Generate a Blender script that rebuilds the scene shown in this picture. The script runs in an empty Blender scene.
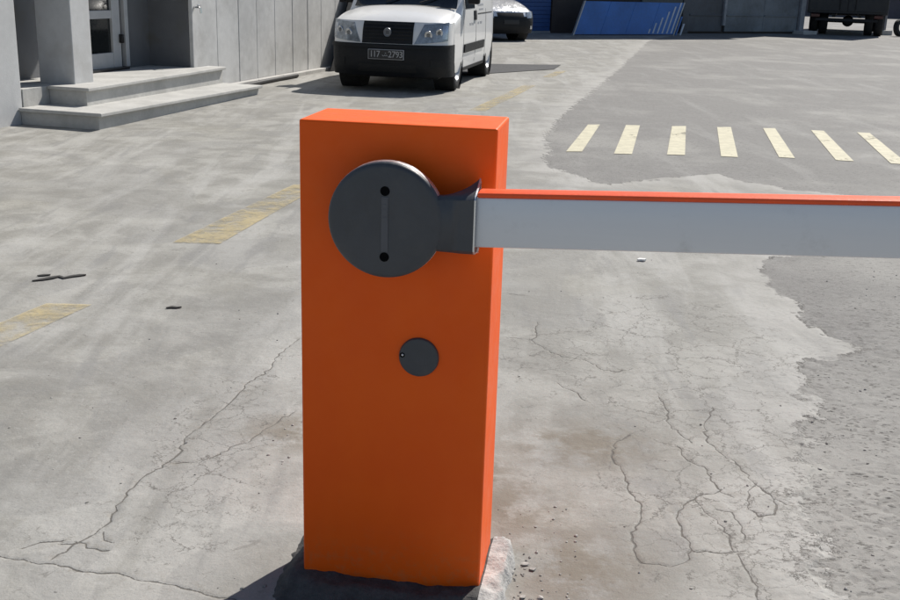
import bpy, bmesh, math, random
import numpy as np
from mathutils import Matrix, Vector

scene = bpy.context.scene
C = scene.collection
R = math.radians
random.seed(4)

# ------------------------------------------------------------------ camera
F_PX, PITCH, ROLL, CAM_H = 1079.4, 0.28871, 0.03037, 1.4277
cd = bpy.data.cameras.new('camera')
cam = bpy.data.objects.new('camera', cd)
C.objects.link(cam)
cd.sensor_width = 36.0
cd.lens = 36.0 * F_PX / 900.0
cd.clip_start, cd.clip_end = 0.05, 3000.0
_c, _s = math.cos(PITCH), math.sin(PITCH)
_fw = Vector((0, _c, -_s)); _r0 = Vector((1, 0, 0)); _d0 = Vector((0, -_s, -_c))
_rt = _r0 * math.cos(ROLL) - _d0 * math.sin(ROLL)
_dn = _r0 * math.sin(ROLL) + _d0 * math.cos(ROLL)
_m = Matrix((_rt, -_dn, -_fw)).transposed().to_4x4()
_m.translation = Vector((0, 0, CAM_H))
cam.matrix_world = _m
scene.camera = cam

# ------------------------------------------------------------------ sky, sun, exposure
SUN_EL, SUN_AZ = R(46), R(35)              # azimuth measured from +Y towards +X
world = bpy.data.worlds.new('World'); scene.world = world
world.use_nodes = True
wn = world.node_tree.nodes; wl = world.node_tree.links
bg = wn['Background']
sky = wn.new('ShaderNodeTexSky'); sky.sky_type = 'NISHITA'
sky.sun_disc = False
sky.sun_elevation = SUN_EL; sky.sun_rotation = SUN_AZ
sky.air_density = 1.0; sky.dust_density = 0.6; sky.ozone_density = 1.0
wl.new(sky.outputs[0], bg.inputs[0]); bg.inputs[1].default_value = 0.075
sd = bpy.data.lights.new('sun', 'SUN'); sd.energy = 5.0; sd.angle = R(0.55); sd.color = (1.0, 0.95, 0.875)
sun = bpy.data.objects.new('sun', sd); C.objects.link(sun)
_to = Vector((math.sin(SUN_AZ) * math.cos(SUN_EL), math.cos(SUN_AZ) * math.cos(SUN_EL), math.sin(SUN_EL)))
sun.rotation_euler = _to.to_track_quat('Z', 'Y').to_euler()
sun.location = (6, 10, 20)
scene.view_settings.view_transform = 'Standard'
scene.view_settings.look = 'None'
scene.view_settings.exposure = 0.17
scene.view_settings.gamma = 1.0
scene.view_settings.use_curve_mapping = False

# ------------------------------------------------------------------ helpers: materials
class NT:
    def __init__(s, name):
        s.m = bpy.data.materials.new(name); s.m.use_nodes = True
        s.n = s.m.node_tree.nodes; s.l = s.m.node_tree.links
        s.b = s.n['Principled BSDF']
        s.tc = s.n.new('ShaderNodeTexCoord')
    def put(s, sock, v):
        if hasattr(v, 'is_linked') or isinstance(v, bpy.types.NodeSocket): s.l.new(v, sock)
        else: sock.default_value = v
    def map(s, scale=(1, 1, 1), rot=(0, 0, 0)):
        n = s.n.new('ShaderNodeMapping'); s.l.new(s.tc.outputs['Object'], n.inputs[0])
        n.inputs['Scale'].default_value = scale; n.inputs['Rotation'].default_value = rot
        return n.outputs[0]
    def noise(s, scale, detail=4, rough=0.55, vec=None, dist=0.0):
        n = s.n.new('ShaderNodeTexNoise'); s.l.new(vec if vec is not None else s.tc.outputs['Object'], n.inputs['Vector'])
        n.inputs['Scale'].default_value = scale; n.inputs['Detail'].default_value = detail
        n.inputs['Roughness'].default_value = rough; n.inputs['Distortion'].default_value = dist
        return n.outputs['Fac']
    def voro(s, scale, feature='F1', vec=None):
        n = s.n.new('ShaderNodeTexVoronoi'); n.feature = feature
        s.l.new(vec if vec is not None else s.tc.outputs['Object'], n.inputs['Vector'])
        n.inputs['Scale'].default_value = scale
        return n.outputs['Distance']
    def attr(s, name):
        n = s.n.new('ShaderNodeAttribute'); n.attribute_name = name
        return n.outputs['Fac']
    def math(s, op, a, b=0.0, c=None):
        n = s.n.new('ShaderNodeMath'); n.operation = op
        s.put(n.inputs[0], a); s.put(n.inputs[1], b)
        if c is not None: s.put(n.inputs[2], c)
        return n.outputs[0]
    def ramp(s, v, a, b, lo=0.0, hi=1.0):
        n = s.n.new('ShaderNodeMapRange'); n.interpolation_type = 'SMOOTHSTEP'
        s.put(n.inputs[0], v); n.inputs[1].default_value = a; n.inputs[2].default_value = b
        n.inputs[3].default_value = lo; n.inputs[4].default_value = hi
        return n.outputs[0]
    def mix(s, f, a, b, mode='MIX'):
        n = s.n.new('ShaderNodeMix'); n.data_type = 'RGBA'; n.blend_type = mode
        s.put(n.inputs[0], f)
        for k, v in ((6, a), (7, b)):
            if isinstance(v, tuple): n.inputs[k].default_value = (*v[:3], 1)
            else: s.l.new(v, n.inputs[k])
        return n.outputs[2]
    def bump(s, h, strength, dist, prev=None):
        n = s.n.new('ShaderNodeBump'); n.inputs['Strength'].default_value = strength
        n.inputs['Distance'].default_value = dist; s.l.new(h, n.inputs['Height'])
        if prev is not None: s.l.new(prev, n.inputs['Normal'])
        return n.outputs[0]
    def out(s, col, rough, metal=0.0, normal=None, spec=0.5, coat=0.0):
        b = s.b
        if isinstance(col, tuple): b.inputs['Base Color'].default_value = (*col, 1)
        else: s.l.new(col, b.inputs['Base Color'])
        s.put(b.inputs['Roughness'], rough); b.inputs['Metallic'].default_value = metal
        b.inputs['Specular IOR Level'].default_value = spec
        b.inputs['Coat Weight'].default_value = coat
        if normal is not None: s.l.new(normal, b.inputs['Normal'])
        return s.m

def mat(name, col, rough=0.6, metal=0.0, var=0.12, scale=6.0, bump=0.0, bscale=120.0, spec=0.5, coat=0.0, dirt=None, dscale=3.0):
    """plain material: base colour broken up by two noises, optional grime and fine relief"""
    t = NT(name)
    n1 = t.noise(scale, 5, 0.6); n2 = t.noise(scale * 9, 3, 0.6)
    f = t.math('ADD', t.math('MULTIPLY', n1, 0.7), t.math('MULTIPLY', n2, 0.3))
    lo = tuple(max(0.0, c * (1 - var)) for c in col); hi = tuple(min(1.0, c * (1 + var)) for c in col)
    c = t.mix(t.ramp(f, 0.3, 0.7), lo, hi)
    if dirt:
        c = t.mix(t.ramp(t.noise(dscale, 6, 0.65), 0.5, 0.75, 0.0, 0.75), c, dirt)
    nm = None
    if bump: nm = t.bump(t.noise(bscale, 4, 0.6), bump, 0.004)
    r = t.ramp(n2, 0.3, 0.7, max(0.02, rough - 0.07), min(1.0, rough + 0.07))
    return t.out(c, r, metal, nm, spec, coat)

# ------------------------------------------------------------------ helpers: objects and meshes
def tag(o, label=None, cat=None, group=None, kind=None):
    if label: o['label'] = label
    if cat: o['category'] = cat
    if group: o['group'] = group
    if kind: o['kind'] = kind
    return o

def empty(name, loc=(0, 0, 0), rz=0.0, label=None, cat=None, group=None):
    o = bpy.data.objects.new(name, None); C.objects.link(o)
    o.location = loc; o.rotation_euler = (0, 0, rz); o.empty_display_size = 0.2
    return tag(o, label, cat, group)

class MB:
    def __init__(s): s.v = []; s.f = []
    def add(s, v, f):
        k = len(s.v); s.v += [tuple(p) for p in v]; s.f += [tuple(i + k for i in q) for q in f]
        return s
    def box(s, a, b, ch=0.0):
        """box from corner a to corner b, with chamfered edges when ch > 0"""
        bm = bmesh.new()
        bmesh.ops.create_cube(bm, size=1.0)
        for v in bm.verts:
            v.co = Vector([a[i] + (b[i] - a[i]) * (v.co[i] + 0.5) for i in range(3)])
        if ch: bmesh.ops.bevel(bm, geom=bm.edges[:], offset=ch, segments=2, affect='EDGES', profile=0.5, clamp_overlap=True)
        bm.verts.index_update()
        s.add([v.co[:] for v in bm.verts], [[v.index for v in f.verts] for f in bm.faces]); bm.free()
        return s
    def hexa(s, p, ch=0.0):
        """8 corners: 4 bottom (ccw), 4 top"""
        bm = bmesh.new(); vs = [bm.verts.new(q) for q in p]
        for q in ((3, 2, 1, 0), (4, 5, 6, 7), (0, 1, 5, 4), (1, 2, 6, 5), (2, 3, 7, 6), (3, 0, 4, 7)): bm.faces.new([vs[i] for i in q])
        if ch: bmesh.ops.bevel(bm, geom=bm.edges[:], offset=ch, segments=2, affect='EDGES', profile=0.5, clamp_overlap=True)
        bm.verts.index_update()
        s.add([v.co[:] for v in bm.verts], [[v.index for v in f.verts] for f in bm.faces]); bm.free()
        return s
    def grid(s, fn, us, vs, flip=False):
        nu, nv = len(us), len(vs)
        v = [fn(u, w) for u in us for w in vs]
        f = []
        for i in range(nu - 1):
            for j in range(nv - 1):
                q = (i * nv + j, (i + 1) * nv + j, (i + 1) * nv + j + 1, i * nv + j + 1)
                f.append(q[::-1] if flip else q)
        return s.add(v, f)
    def lathe(s, prof, n=32, axis='y', centre=(0, 0, 0), closed=False):
        """prof = [(radius, along axis)]"""
        v = []; f = []; m = len(prof)
        for i in range(n):
            a = 2 * math.pi * i / n
            for r, t in prof:
                p = (r * math.cos(a), t, r * math.sin(a)) if axis == 'y' else ((t, r * math.cos(a), r * math.sin(a)) if axis == 'x' else (r * math.cos(a), r * math.sin(a), t))
                v.append(tuple(p[k] + centre[k] for k in range(3)))
        for i in range(n):
            for j in range(m - 1 + (1 if closed else 0)):
                a, b = i * m + j, i * m + (j + 1) % m
                c, d = ((i + 1) % n) * m + (j + 1) % m, ((i + 1) % n) * m + j
                f.append((a, d, c, b) if axis != 'y' else (a, b, c, d))
        return s.add(v, f)
    def tube(s, pts, r, n=10):
        pts = [Vector(p) for p in pts]; v = []; f = []
        for i, p in enumerate(pts):
            d = (pts[min(i + 1, len(pts) - 1)] - pts[max(i - 1, 0)]).normalized()
            a = d.orthogonal().normalized(); b = d.cross(a)
            for k in range(n):
                t = 2 * math.pi * k / n; v.append((p + (a * math.cos(t) + b * math.sin(t)) * r)[:])
        for i in range(len(pts) - 1):
            for k in range(n):
                f.append((i * n + k, i * n + (k + 1) % n, (i + 1) * n + (k + 1) % n, (i + 1) * n + k))
        f.append(tuple(range(n))[::-1]); f.append(tuple((len(pts) - 1) * n + k for k in range(n)))
        return s.add(v, f)
    def mesh(s, name):
        me = bpy.data.meshes.new(name); me.from_pydata(s.v, [], s.f)
        bm = bmesh.new(); bm.from_mesh(me)
        bmesh.ops.remove_doubles(bm, verts=bm.verts[:], dist=1e-5)
        bmesh.ops.dissolve_degenerate(bm, edges=bm.edges[:], dist=1e-6)
        bmesh.ops.recalc_face_normals(bm, faces=bm.faces[:]); bm.to_mesh(me); bm.free()
        return me
    def build(s, name, m, parent=None, smooth=None):
        me = s.mesh(name); me.materials.append(m)
        if smooth and smooth > 30:                 # chamfered boxes stay flat shaded
            me.polygons.foreach_set('use_smooth', [True] * len(me.polygons))
            me.set_sharp_from_angle(angle=R(smooth))
        return link(name, me, parent)

def link(name, me, parent=None):
    o = bpy.data.objects.new(name, me); C.objects.link(o); o.parent = parent
    return o

def copy_tree(o, parent=None):
    c = o.copy(); C.objects.link(c); c.parent = parent
    for ch in list(o.children): copy_tree(ch, c)
    return c

def lin(a, b, n): return [a + (b - a) * i / (n - 1) for i in range(n)]

# ------------------------------------------------------------------ helpers: numpy noise
def _hash(ix, iy, seed):
    h = (ix.astype(np.int64) * 374761393 + iy.astype(np.int64) * 668265263 + seed * 974634777) & 0xFFFFFFFF
    h = ((h ^ (h >> 13)) * 1274126177) & 0xFFFFFFFF
    return ((h ^ (h >> 16)) & 0xFFFF) / 65535.0
def vnoise(x, y, seed=0):
    ix = np.floor(x); iy = np.floor(y); fx = x - ix; fy = y - iy
    fx = fx * fx * (3 - 2 * fx); fy = fy * fy * (3 - 2 * fy)
    a = _hash(ix, iy, seed); b = _hash(ix + 1, iy, seed); c = _hash(ix, iy + 1, seed); d = _hash(ix + 1, iy + 1, seed)
    return (a * (1 - fx) + b * fx) * (1 - fy) + (c * (1 - fx) + d * fx) * fy
def fbm(x, y, sc, octv=4, seed=0):
    s = 0; amp = 0.5; tot = 0
    for k in range(octv):
        s = s + amp * vnoise(x * sc + 17.3 * k, y * sc - 9.1 * k, seed + k); tot += amp
        amp *= 0.5; sc *= 2.03
    return s / tot
# ------------------------------------------------------------------ the yard: traced lines on the ground, in metres
CRACKS = {
 'C1': [(-0.616, 4.174), (-0.647, 4.059), (-0.674, 3.933), (-0.666, 3.849), (-0.688, 3.75), (-0.72, 3.685), (-0.738, 3.579), (-0.747, 3.493), (-0.776, 3.382), (-0.802, 3.277), (-0.82, 3.227), (-0.829, 3.143), (-0.821, 3.053), (-0.836, 2.988), (-0.876, 2.902), (-0.899, 2.8), (-0.902, 2.74), (-0.904, 2.652), (-0.895, 2.61), (-0.913, 2.567), (-0.938, 2.51), (-0.959, 2.447), (-0.983, 2.408)],
 'C1b': [(-0.984, 2.483), (-0.942, 2.497), (-0.893, 2.466), (-0.855, 2.458)],
 'C1c': [(-0.898, 2.544), (-0.881, 2.513), (-0.857, 2.499)],
 'C2': [(-0.517, 3.416), (-0.563, 3.321), (-0.599, 3.244), (-0.634, 3.146), (-0.667, 3.121), (-0.711, 3.039), (-0.76, 2.993), (-0.816, 2.978)],
 'C3': [(-1.196, 2.428), (-1.115, 2.415), (-1.065, 2.403), (-1.03, 2.391), (-0.95, 2.379), (-0.869, 2.357), (-0.784, 2.348), (-0.726, 2.324), (-0.649, 2.312), (-0.603, 2.292), (-0.56, 2.27), (-0.513, 2.262), (-0.421, 2.229)],
 'C3b': [(-1.077, 2.455), (-1.043, 2.488), (-0.986, 2.501)],
 'C4': [(0.239, 4.288), (0.344, 4.259), (0.392, 4.149), (0.451, 4.064), (0.548, 4.025), (0.601, 3.927), (0.657, 3.91), (0.714, 3.948)],
 'C4b': [(0.386, 4.509), (0.367, 4.32), (0.344, 4.259)],
 'C5': [(0.413, 3.766), (0.441, 3.707), (0.475, 3.67), (0.495, 3.598)],
 'C0': [(0.266, 4.953), (0.35, 4.918)],
 'C6': [(0.766, 3.644), (0.772, 3.541), (0.756, 3.414), (0.775, 3.339), (0.804, 3.255)],
 'C7': [(0.752, 3.219), (0.757, 3.134), (0.808, 3.05), (0.813, 2.921)],
 'C8': [(0.943, 3.564), (0.874, 3.38), (0.858, 3.28), (0.885, 3.165), (0.918, 3.081), (0.932, 2.977), (0.959, 2.892), (0.991, 2.831)],
 'C9': [(0.939, 2.962), (0.899, 2.909), (0.874, 2.812), (0.887, 2.753), (0.939, 2.766), (0.961, 2.829), (0.959, 2.892)],
 'C10': [(0.609, 3.302), (0.55, 3.233), (0.526, 3.139), (0.539, 3.045), (0.549, 2.943), (0.545, 2.877), (0.567, 2.803), (0.548, 2.712), (0.51, 2.616), (0.505, 2.529), (0.515, 2.479), (0.585, 2.465), (0.629, 2.492), (0.658, 2.55)],
 'C11': [(0.817, 2.915), (0.738, 2.866), (0.687, 2.811), (0.651, 2.73), (0.652, 2.652), (0.662, 2.591), (0.658, 2.55), (0.731, 2.543), (0.796, 2.558)],
 'C12': [(0.729, 2.845), (0.757, 2.737), (0.781, 2.642), (0.769, 2.56)],
 'C12b': [(0.814, 2.901), (0.845, 2.871)],
 'C13': [(0.782, 2.786), (0.819, 2.779), (0.823, 2.72), (0.819, 2.628)],
 'C14': [(0.777, 2.535), (0.782, 2.452), (0.789, 2.381), (0.763, 2.293)],
}
EDGE = [(14.339, 53.151), (8.348, 38.468), (5.234, 30.271), (3.674, 23.148), (2.607, 18.269), (1.835, 15.042), (1.454, 13.335), (1.074, 11.602), (0.852, 10.477), (0.848, 9.581), (0.76, 9.01), (0.786, 8.614), (0.887, 8.49), (1.034, 8.115), (1.166, 7.97), (1.424, 8.181), (1.867, 8.479), (2.095, 8.611), (2.222, 8.318), (2.514, 7.99), (2.903, 7.817), (3.3, 7.804), (3.679, 7.75), (3.137, 6.531), (2.702, 6.367), (2.208, 6.15), (1.907, 5.921), (1.718, 5.762), (1.637, 5.581), (1.624, 5.34), (1.602, 5.098), (1.636, 4.931), (1.596, 4.736), (1.568, 4.613), (1.654, 4.465), (1.733, 4.299), (1.663, 4.242), (1.548, 4.169), (1.413, 4.073), (1.373, 3.967), (1.352, 3.824), (1.297, 3.668), (1.253, 3.479), (1.158, 3.223), (1.14, 3.073), (1.04, 2.865), (1.024, 2.685), (0.967, 2.521), (0.966, 2.376), (0.907, 2.161)]

def spacing(core0, core1, step, g0, g1, lo, hi, cap0=40.0, cap1=40.0):
    a = list(np.arange(core0, core1 + step / 2, step))
    s, p = step, a[-1]
    up = []
    while p < hi: s = min(s * g1, cap1); p += s; up.append(p)
    s, p = step, a[0]
    dn = []
    while p > lo: s = min(s * g0, cap0); p -= s; dn.append(p)
    return np.array(dn[::-1] + a + up)

def seg_dist(px, py, ax, ay, bx, by):
    dx, dy = bx - ax, by - ay
    t = np.clip(((px - ax) * dx + (py - ay) * dy) / (dx * dx + dy * dy + 1e-12), 0, 1)
    return np.hypot(px - ax - t * dx, py - ay - t * dy)

POLY = [(260.0, 600.0), (60.0, 150.0)] + EDGE + [(0.7, 1.2), (0.6, -60.0), (500.0, -60.0), (500.0, 600.0)]

def surface_edge(x, y):
    """signed distance to the edge of the concrete: positive on asphalt"""
    d = np.full(x.shape, 1e9); inside = np.zeros(x.shape, bool)
    n = len(POLY)
    for i in range(n):
        (ax, ay), (bx, by) = POLY[i], POLY[(i + 1) % n]
        d = np.minimum(d, seg_dist(x, y, ax, ay, bx, by))
        c = ((ay > y) != (by > y))
        if ay != by: inside ^= c & (x < (bx - ax) * (y - ay) / (by - ay) + ax)
    return np.where(inside, d, -d)

def jag(pts, amp, n, seed):
    """break a traced line into short crooked pieces"""
    rr = random.Random(seed); out = []
    for a, b in zip(pts[:-1], pts[1:]):
        L = math.hypot(b[0] - a[0], b[1] - a[1]); k = max(1, int(L / n))
        for i in range(k):
            t = i / k; j = amp if i else amp * 0.3
            out.append((a[0] + (b[0] - a[0]) * t + rr.uniform(-j, j), a[1] + (b[1] - a[1]) * t + rr.uniform(-j, j)))
    return out + [pts[-1]]

STAINS = [(0.42, 3.2, 0.30, 0.20), (0.20, 2.78, 0.18, 0.25), (0.52, 3.30, 0.13, 0.10), (-0.45, 3.25, 0.22, 0.16), (0.35, 2.45, 0.2, 0.25), (0.10, 2.95, 0.15, 0.2)]

def ground_fields(x, y):
    x = np.asarray(x, float); y = np.asarray(y, float)
    wob = (fbm(x, y, 9.0, 3, 5) - 0.5) * 0.10 + (fbm(x, y, 45.0, 2, 8) - 0.5) * 0.035
    e = surface_edge(x, y) + wob * np.clip(1.2 - y / 40, 0.3, 1.0)
    near = np.clip((6.6 - np.hypot(x, y)) / 2.2, 0, 1)
    h = (fbm(x, y, 0.7, 3, 1) - 0.5) * 0.012
    h = h + near * (fbm(x, y, 14.0, 4, 2) - 0.5) * 0.004
    m = np.clip((e + 0.004) / 0.008, 0, 1)                      # 1 on asphalt
    h = h - 0.006 * m
    zone = np.clip((e + 0.25) / 0.3, 0, 1)
    pit = np.clip((fbm(x * 0.8, y, 38.0, 3, 21) - 0.53) / 0.05, 0, 1) * zone * near * np.clip(fbm(x, y, 1.8, 3, 33) * 3.4 - 0.85, 0, 1)
    h = h - 0.003 * pit + near * m * (fbm(x, y, 60.0, 2, 11) - 0.5) * 0.0025
    return h, e, pit

def H(x, y):
    return float(ground_fields(np.array([x]), np.array([y]))[0][0])

def make_ground():
    xs = spacing(-1.25, 1.35, 0.0055, 1.032, 1.032, -600, 600, 60, 60)
    ys = np.concatenate([spacing(2.05, 3.25, 0.0055, 1.12, 1.006, -80, 4.6, 30, 40), spacing(4.615, 4.63, 0.015, 1, 1.016, 4.62, 16, 1, 40)[1:]])
    ys = np.concatenate([ys, spacing(16.3, 16.4, 0.25, 1, 1.06, 17, 900, 1, 60)[1:]])
    ys = np.unique(np.round(ys, 5))
    X, Y = np.meshgrid(xs, ys); x = X.ravel(); y = Y.ravel()
    h, e, pit = ground_fields(x, y)
    cr = np.full(x.shape, 0.2)
    idx = np.where((x > -1.6) & (x < 1.6) & (y > 1.9) & (y < 5.6))[0]
    cx, cy, cc = x[idx], y[idx], cr[idx]
    crs = np.full(x.shape, 0.2); cs = crs[idx]
    for i, (k, pts) in enumerate(CRACKS.items()):
        p = jag(pts, 0.0075, 0.018, i)
        for a, b in zip(p[:-1], p[1:]):
            dd = seg_dist(cx, cy, *a, *b); sg = np.sign((b[0] - a[0]) * (cy - a[1]) - (b[1] - a[1]) * (cx - a[0]))
            cs = np.where(dd < cc, sg * dd, cs); cc = np.minimum(cc, dd)
    sx_, sy_ = np.gradient(xs), np.gradient(ys)
    loc = np.maximum(*np.meshgrid(sx_, sy_)).ravel()[idx]
    cr[idx] = np.maximum(0.0, cc - 0.9 * loc); crs[idx] = cs; raw = np.full(x.shape, 0.2); raw[idx] = cc
    h = h - 0.003 * np.clip(1 - raw / 0.006, 0, 1)
    st = np.zeros(x.shape)
    for sx, sy, ra, rb in STAINS:
        st = np.maximum(st, np.clip(1.3 - np.hypot((x - sx) / ra, (y - sy) / rb), 0, 1))
    craze = np.zeros(x.shape)
    for sx, sy, ra, rb in ((0.80, 2.75, 0.36, 0.55), (0.86, 3.45, 0.36, 0.6), (1.0, 4.3, 0.45, 0.7), (0.45, 4.1, 0.25, 0.4), (-0.72, 3.1, 0.2, 0.7)):
        craze = np.maximum(craze, np.clip(1.5 - 1.1 * np.hypot((x - sx) / ra, (y - sy) / rb), 0, 1))
    far = np.clip((np.hypot(x, y) - 60) / 60, 0, 1)
    h = h * (1 - far)
    nx, ny = len(xs), len(ys)
    I = np.arange(nx * ny).reshape(ny, nx)
    q = np.stack([I[:-1, :-1], I[:-1, 1:], I[1:, 1:], I[1:, :-1]], -1).reshape(-1, 4)
    me = bpy.data.meshes.new('yard_ground')
    me.vertices.add(len(x)); me.vertices.foreach_set('co', np.stack([x, y, h], 1).astype(np.float32).ravel())
    me.loops.add(q.size); me.loops.foreach_set('vertex_index', q.astype(np.int32).ravel())
    me.polygons.add(len(q)); me.polygons.foreach_set('loop_start', np.arange(0, q.size, 4, dtype=np.int32))
    me.polygons.foreach_set('use_smooth', np.ones(len(q), bool))
    me.update(calc_edges=True)
    for nm, arr in (('edge', e), ('crack', cr), ('stain', st), ('pit', pit), ('craze', craze), ('cracksigned', crs), ('zone', np.clip((e + 0.22) / 0.25, 0, 1) * np.clip((6.2 - y) / 1.5, 0, 1)), ('ragged', 0.20 + 0.25 * np.clip((y - 6.5) / 3, 0, 1)), ('worn', np.clip((4.3 - y + 0.5 * (fbm(x, y, 1.5, 3, 91) - 0.5)) / 1.1, 0, 1))):
        a = me.attributes.new(nm, 'FLOAT', 'POINT'); a.data.foreach_set('value', arr.astype(np.float32))
    me.materials.append(ground_material())
    o = link('yard_ground', me); o['kind'] = 'structure'
    o['label'] = 'worn cracked concrete and patched grey asphalt of the yard'
    return o

def ground_material():
    t = NT('yard_surface')
    ed = t.attr('edge'); ck = t.attr('crack'); sn = t.attr('stain'); pt = t.attr('pit')
    road = t.map((1.0, 0.16, 1.0), (0, 0, R(15)))             # streaks along the way the traffic runs
    big = t.noise(0.55, 5, 0.6); mid = t.noise(3.1, 6, 0.62, dist=0.4); fine = t.noise(38, 5, 0.65); grit = t.noise(240, 3, 0.7)
    streak = t.noise(2.4, 5, 0.6, road, 0.6); streak2 = t.noise(7.0, 4, 0.6, road, 0.3)
    # concrete
    c = t.mix(t.ramp(mid, 0.36, 0.66), (0.225, 0.219, 0.200), (0.335, 0.328, 0.304))
    c = t.mix(t.ramp(streak, 0.46, 0.62, 0, 0.50), c, (0.42, 0.414, 0.395))
    c = t.mix(t.ramp(streak2, 0.54, 0.68, 0, 0.50), c, (0.195, 0.193, 0.187))
    c = t.mix(t.ramp(big, 0.5, 0.72, 0, 0.5), c, (0.295, 0.282, 0.240))
    c = t.mix(t.ramp(fine, 0.56, 0.74, 0, 0.42), c, (0.19, 0.183, 0.168))
    c = t.mix(t.ramp(fine, 0.44, 0.26, 0, 0.35), c, (0.46, 0.455, 0.435))
    c = t.mix(t.ramp(t.noise(130, 4, 0.7), 0.54, 0.70, 0, 0.45), c, (0.20, 0.195, 0.182))
    slab = t.noise(0.9, 2, 0.4, dist=1.2)
    c = t.mix(t.ramp(slab, 0.52, 0.535, 0, 0.28), c, (0.21, 0.207, 0.20))
    c = t.mix(t.ramp(grit, 0.56, 0.70, 0, 0.45), c, (0.16, 0.155, 0.145))
    c = t.mix(t.ramp(grit, 0.42, 0.30, 0, 0.35), c, (0.47, 0.465, 0.445))
    c = t.mix(t.ramp(t.noise(1.7, 6, 0.68, dist=0.5), 0.50, 0.64, 0, 0.42), c, (0.20, 0.193, 0.172))
    # flaking skin: broken thin contour lines, and small dark gouges
    fl = t.noise(5.5, 4, 0.6, dist=0.8)
    fline = t.math('MULTIPLY', t.ramp(t.math('ABSOLUTE', t.math('SUBTRACT', fl, 0.5)), 0.012, 0.003), t.ramp(t.noise(9, 4, 0.7), 0.5, 0.62))
    c = t.mix(t.math('MULTIPLY', fline, 0.5), c, (0.15, 0.143, 0.13))
    gouge = t.math('MULTIPLY', t.ramp(t.noise(30, 3, 0.6, t.map((1.0, 1.6, 1.0), (0, 0, R(-12)))), 0.69, 0.75), t.ramp(t.noise(1.9, 4, 0.65), 0.46, 0.6))
    c = t.mix(t.math('MULTIPLY', gouge, 0.6), c, (0.14, 0.13, 0.118))
    c = t.mix(t.ramp(t.noise(13, 6, 0.7), 0.55, 0.7, 0, 0.4), c, (0.245, 0.232, 0.205))
    # brown dirt trodden into the surface
    sf = t.math('MULTIPLY', sn, t.ramp(t.noise(5.0, 6, 0.7), 0.38, 0.56))
    c = t.mix(t.math('MULTIPLY', sf, 0.85), c, (0.165, 0.142, 0.110))
    # asphalt
    a = t.mix(t.ramp(mid, 0.33, 0.68), (0.168, 0.163, 0.155), (0.232, 0.226, 0.216))
    a = t.mix(t.ramp(streak, 0.5, 0.74, 0, 0.45), a, (0.325, 0.32, 0.305))
    a = t.mix(t.ramp(fine, 0.52, 0.7, 0, 0.6), a, (0.12, 0.118, 0.115))
    a = t.mix(t.ramp(t.voro(90), 0.30, 0.10, 0, 0.5), a, (0.36, 0.35, 0.325))
    a = t.mix(t.ramp(big, 0.48, 0.64, 0, 0.55), a, (0.31, 0.303, 0.283))
    a = t.mix(t.math('MULTIPLY', t.attr('worn'), t.ramp(t.noise(2.3, 5, 0.65), 0.25, 0.5, 0.45, 0.95)), a, (0.29, 0.282, 0.264))
    a = t.mix(t.ramp(t.noise(24, 5, 0.72, t.map((1.0, 1.5, 1.0), (0, 0, R(-10)))), 0.575, 0.635, 0, 0.75), a, (0.105, 0.10, 0.093))
    a = t.mix(t.math('MULTIPLY', pt, 0.35), a, (0.10, 0.095, 0.088))
    ef = t.math('ADD', ed, t.math('ADD', t.math('MULTIPLY', t.math('SUBTRACT', fine, 0.5), 0.04), t.math('MULTIPLY', t.math('SUBTRACT', t.noise(8, 6, 0.72), 0.5), t.math('MULTIPLY_ADD', t.attr('worn'), 0.45, t.attr('ragged')))))
    asp = t.ramp(ef, -0.012, 0.016)
    col = t.mix(asp, c, a)
    # small pits where the skin has chipped away
    vp = t.map((1.0, 2.0, 1.0), (0, 0, R(-8)))
    pits = t.math('MULTIPLY', t.ramp(t.voro(34, 'F1', vp), 0.36, 0.24), t.ramp(t.noise(24, 3, 0.6), 0.44, 0.52))
    pits = t.math('MULTIPLY', pits, t.math('MULTIPLY', t.attr('zone'), t.ramp(t.noise(3.6, 5, 0.7), 0.40, 0.52)))
    col = t.mix(t.math('MULTIPLY', pits, 0.85), col, (0.09, 0.085, 0.078))
    # dark line along the broken edge, and pale bleached skin just inside it
    rim = t.math('MULTIPLY', t.ramp(t.math('ABSOLUTE', t.math('SUBTRACT', ef, 0.006)), 0.012, 0.002), t.ramp(t.noise(6.0, 4), 0.42, 0.54, 0, 0.85))
    col = t.mix(t.math('MULTIPLY', t.ramp(ef, -0.45, -0.02), t.math('SUBTRACT', 1.0, asp)), col, t.mix(t.ramp(mid, 0.3, 0.7, 0.15, 0.6), col, (0.41, 0.40, 0.38)))
    col = t.mix(rim, col, (0.085, 0.08, 0.074))
    # dirt packed in the cracks
    cw = t.ramp(t.noise(9, 5, 0.75), 0.34, 0.74, 0.0005, 0.0042)
    cabs = t.math('ADD', t.math('ABSOLUTE', t.attr('cracksigned')), t.math('MULTIPLY', t.math('SUBTRACT', t.noise(150, 4, 0.7), 0.5), 0.004))
    cf = t.math('MULTIPLY', t.ramp(t.math('SUBTRACT', cabs, cw), 0.0012, -0.0010), t.ramp(ck, 0.004, 0.0015))
    col = t.mix(t.math('MULTIPLY', cf, 0.88), col, (0.095, 0.088, 0.077))
    col = t.mix(t.math('MULTIPLY', t.ramp(ck, 0.05, 0.0), t.ramp(t.noise(30, 5, 0.7), 0.5, 0.68, 0, 0.4)), col, (0.2, 0.18, 0.15))
    # fine crazing in patches
    wv = t.n.new('ShaderNodeVectorMath'); wv.operation = 'ADD'
    nz = t.n.new('ShaderNodeTexNoise'); nz.inputs['Scale'].default_value = 7.0; nz.inputs['Detail'].default_value = 6.0; nz.inputs['Roughness'].default_value = 0.7; t.l.new(t.tc.outputs['Object'], nz.inputs['Vector'])
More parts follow.
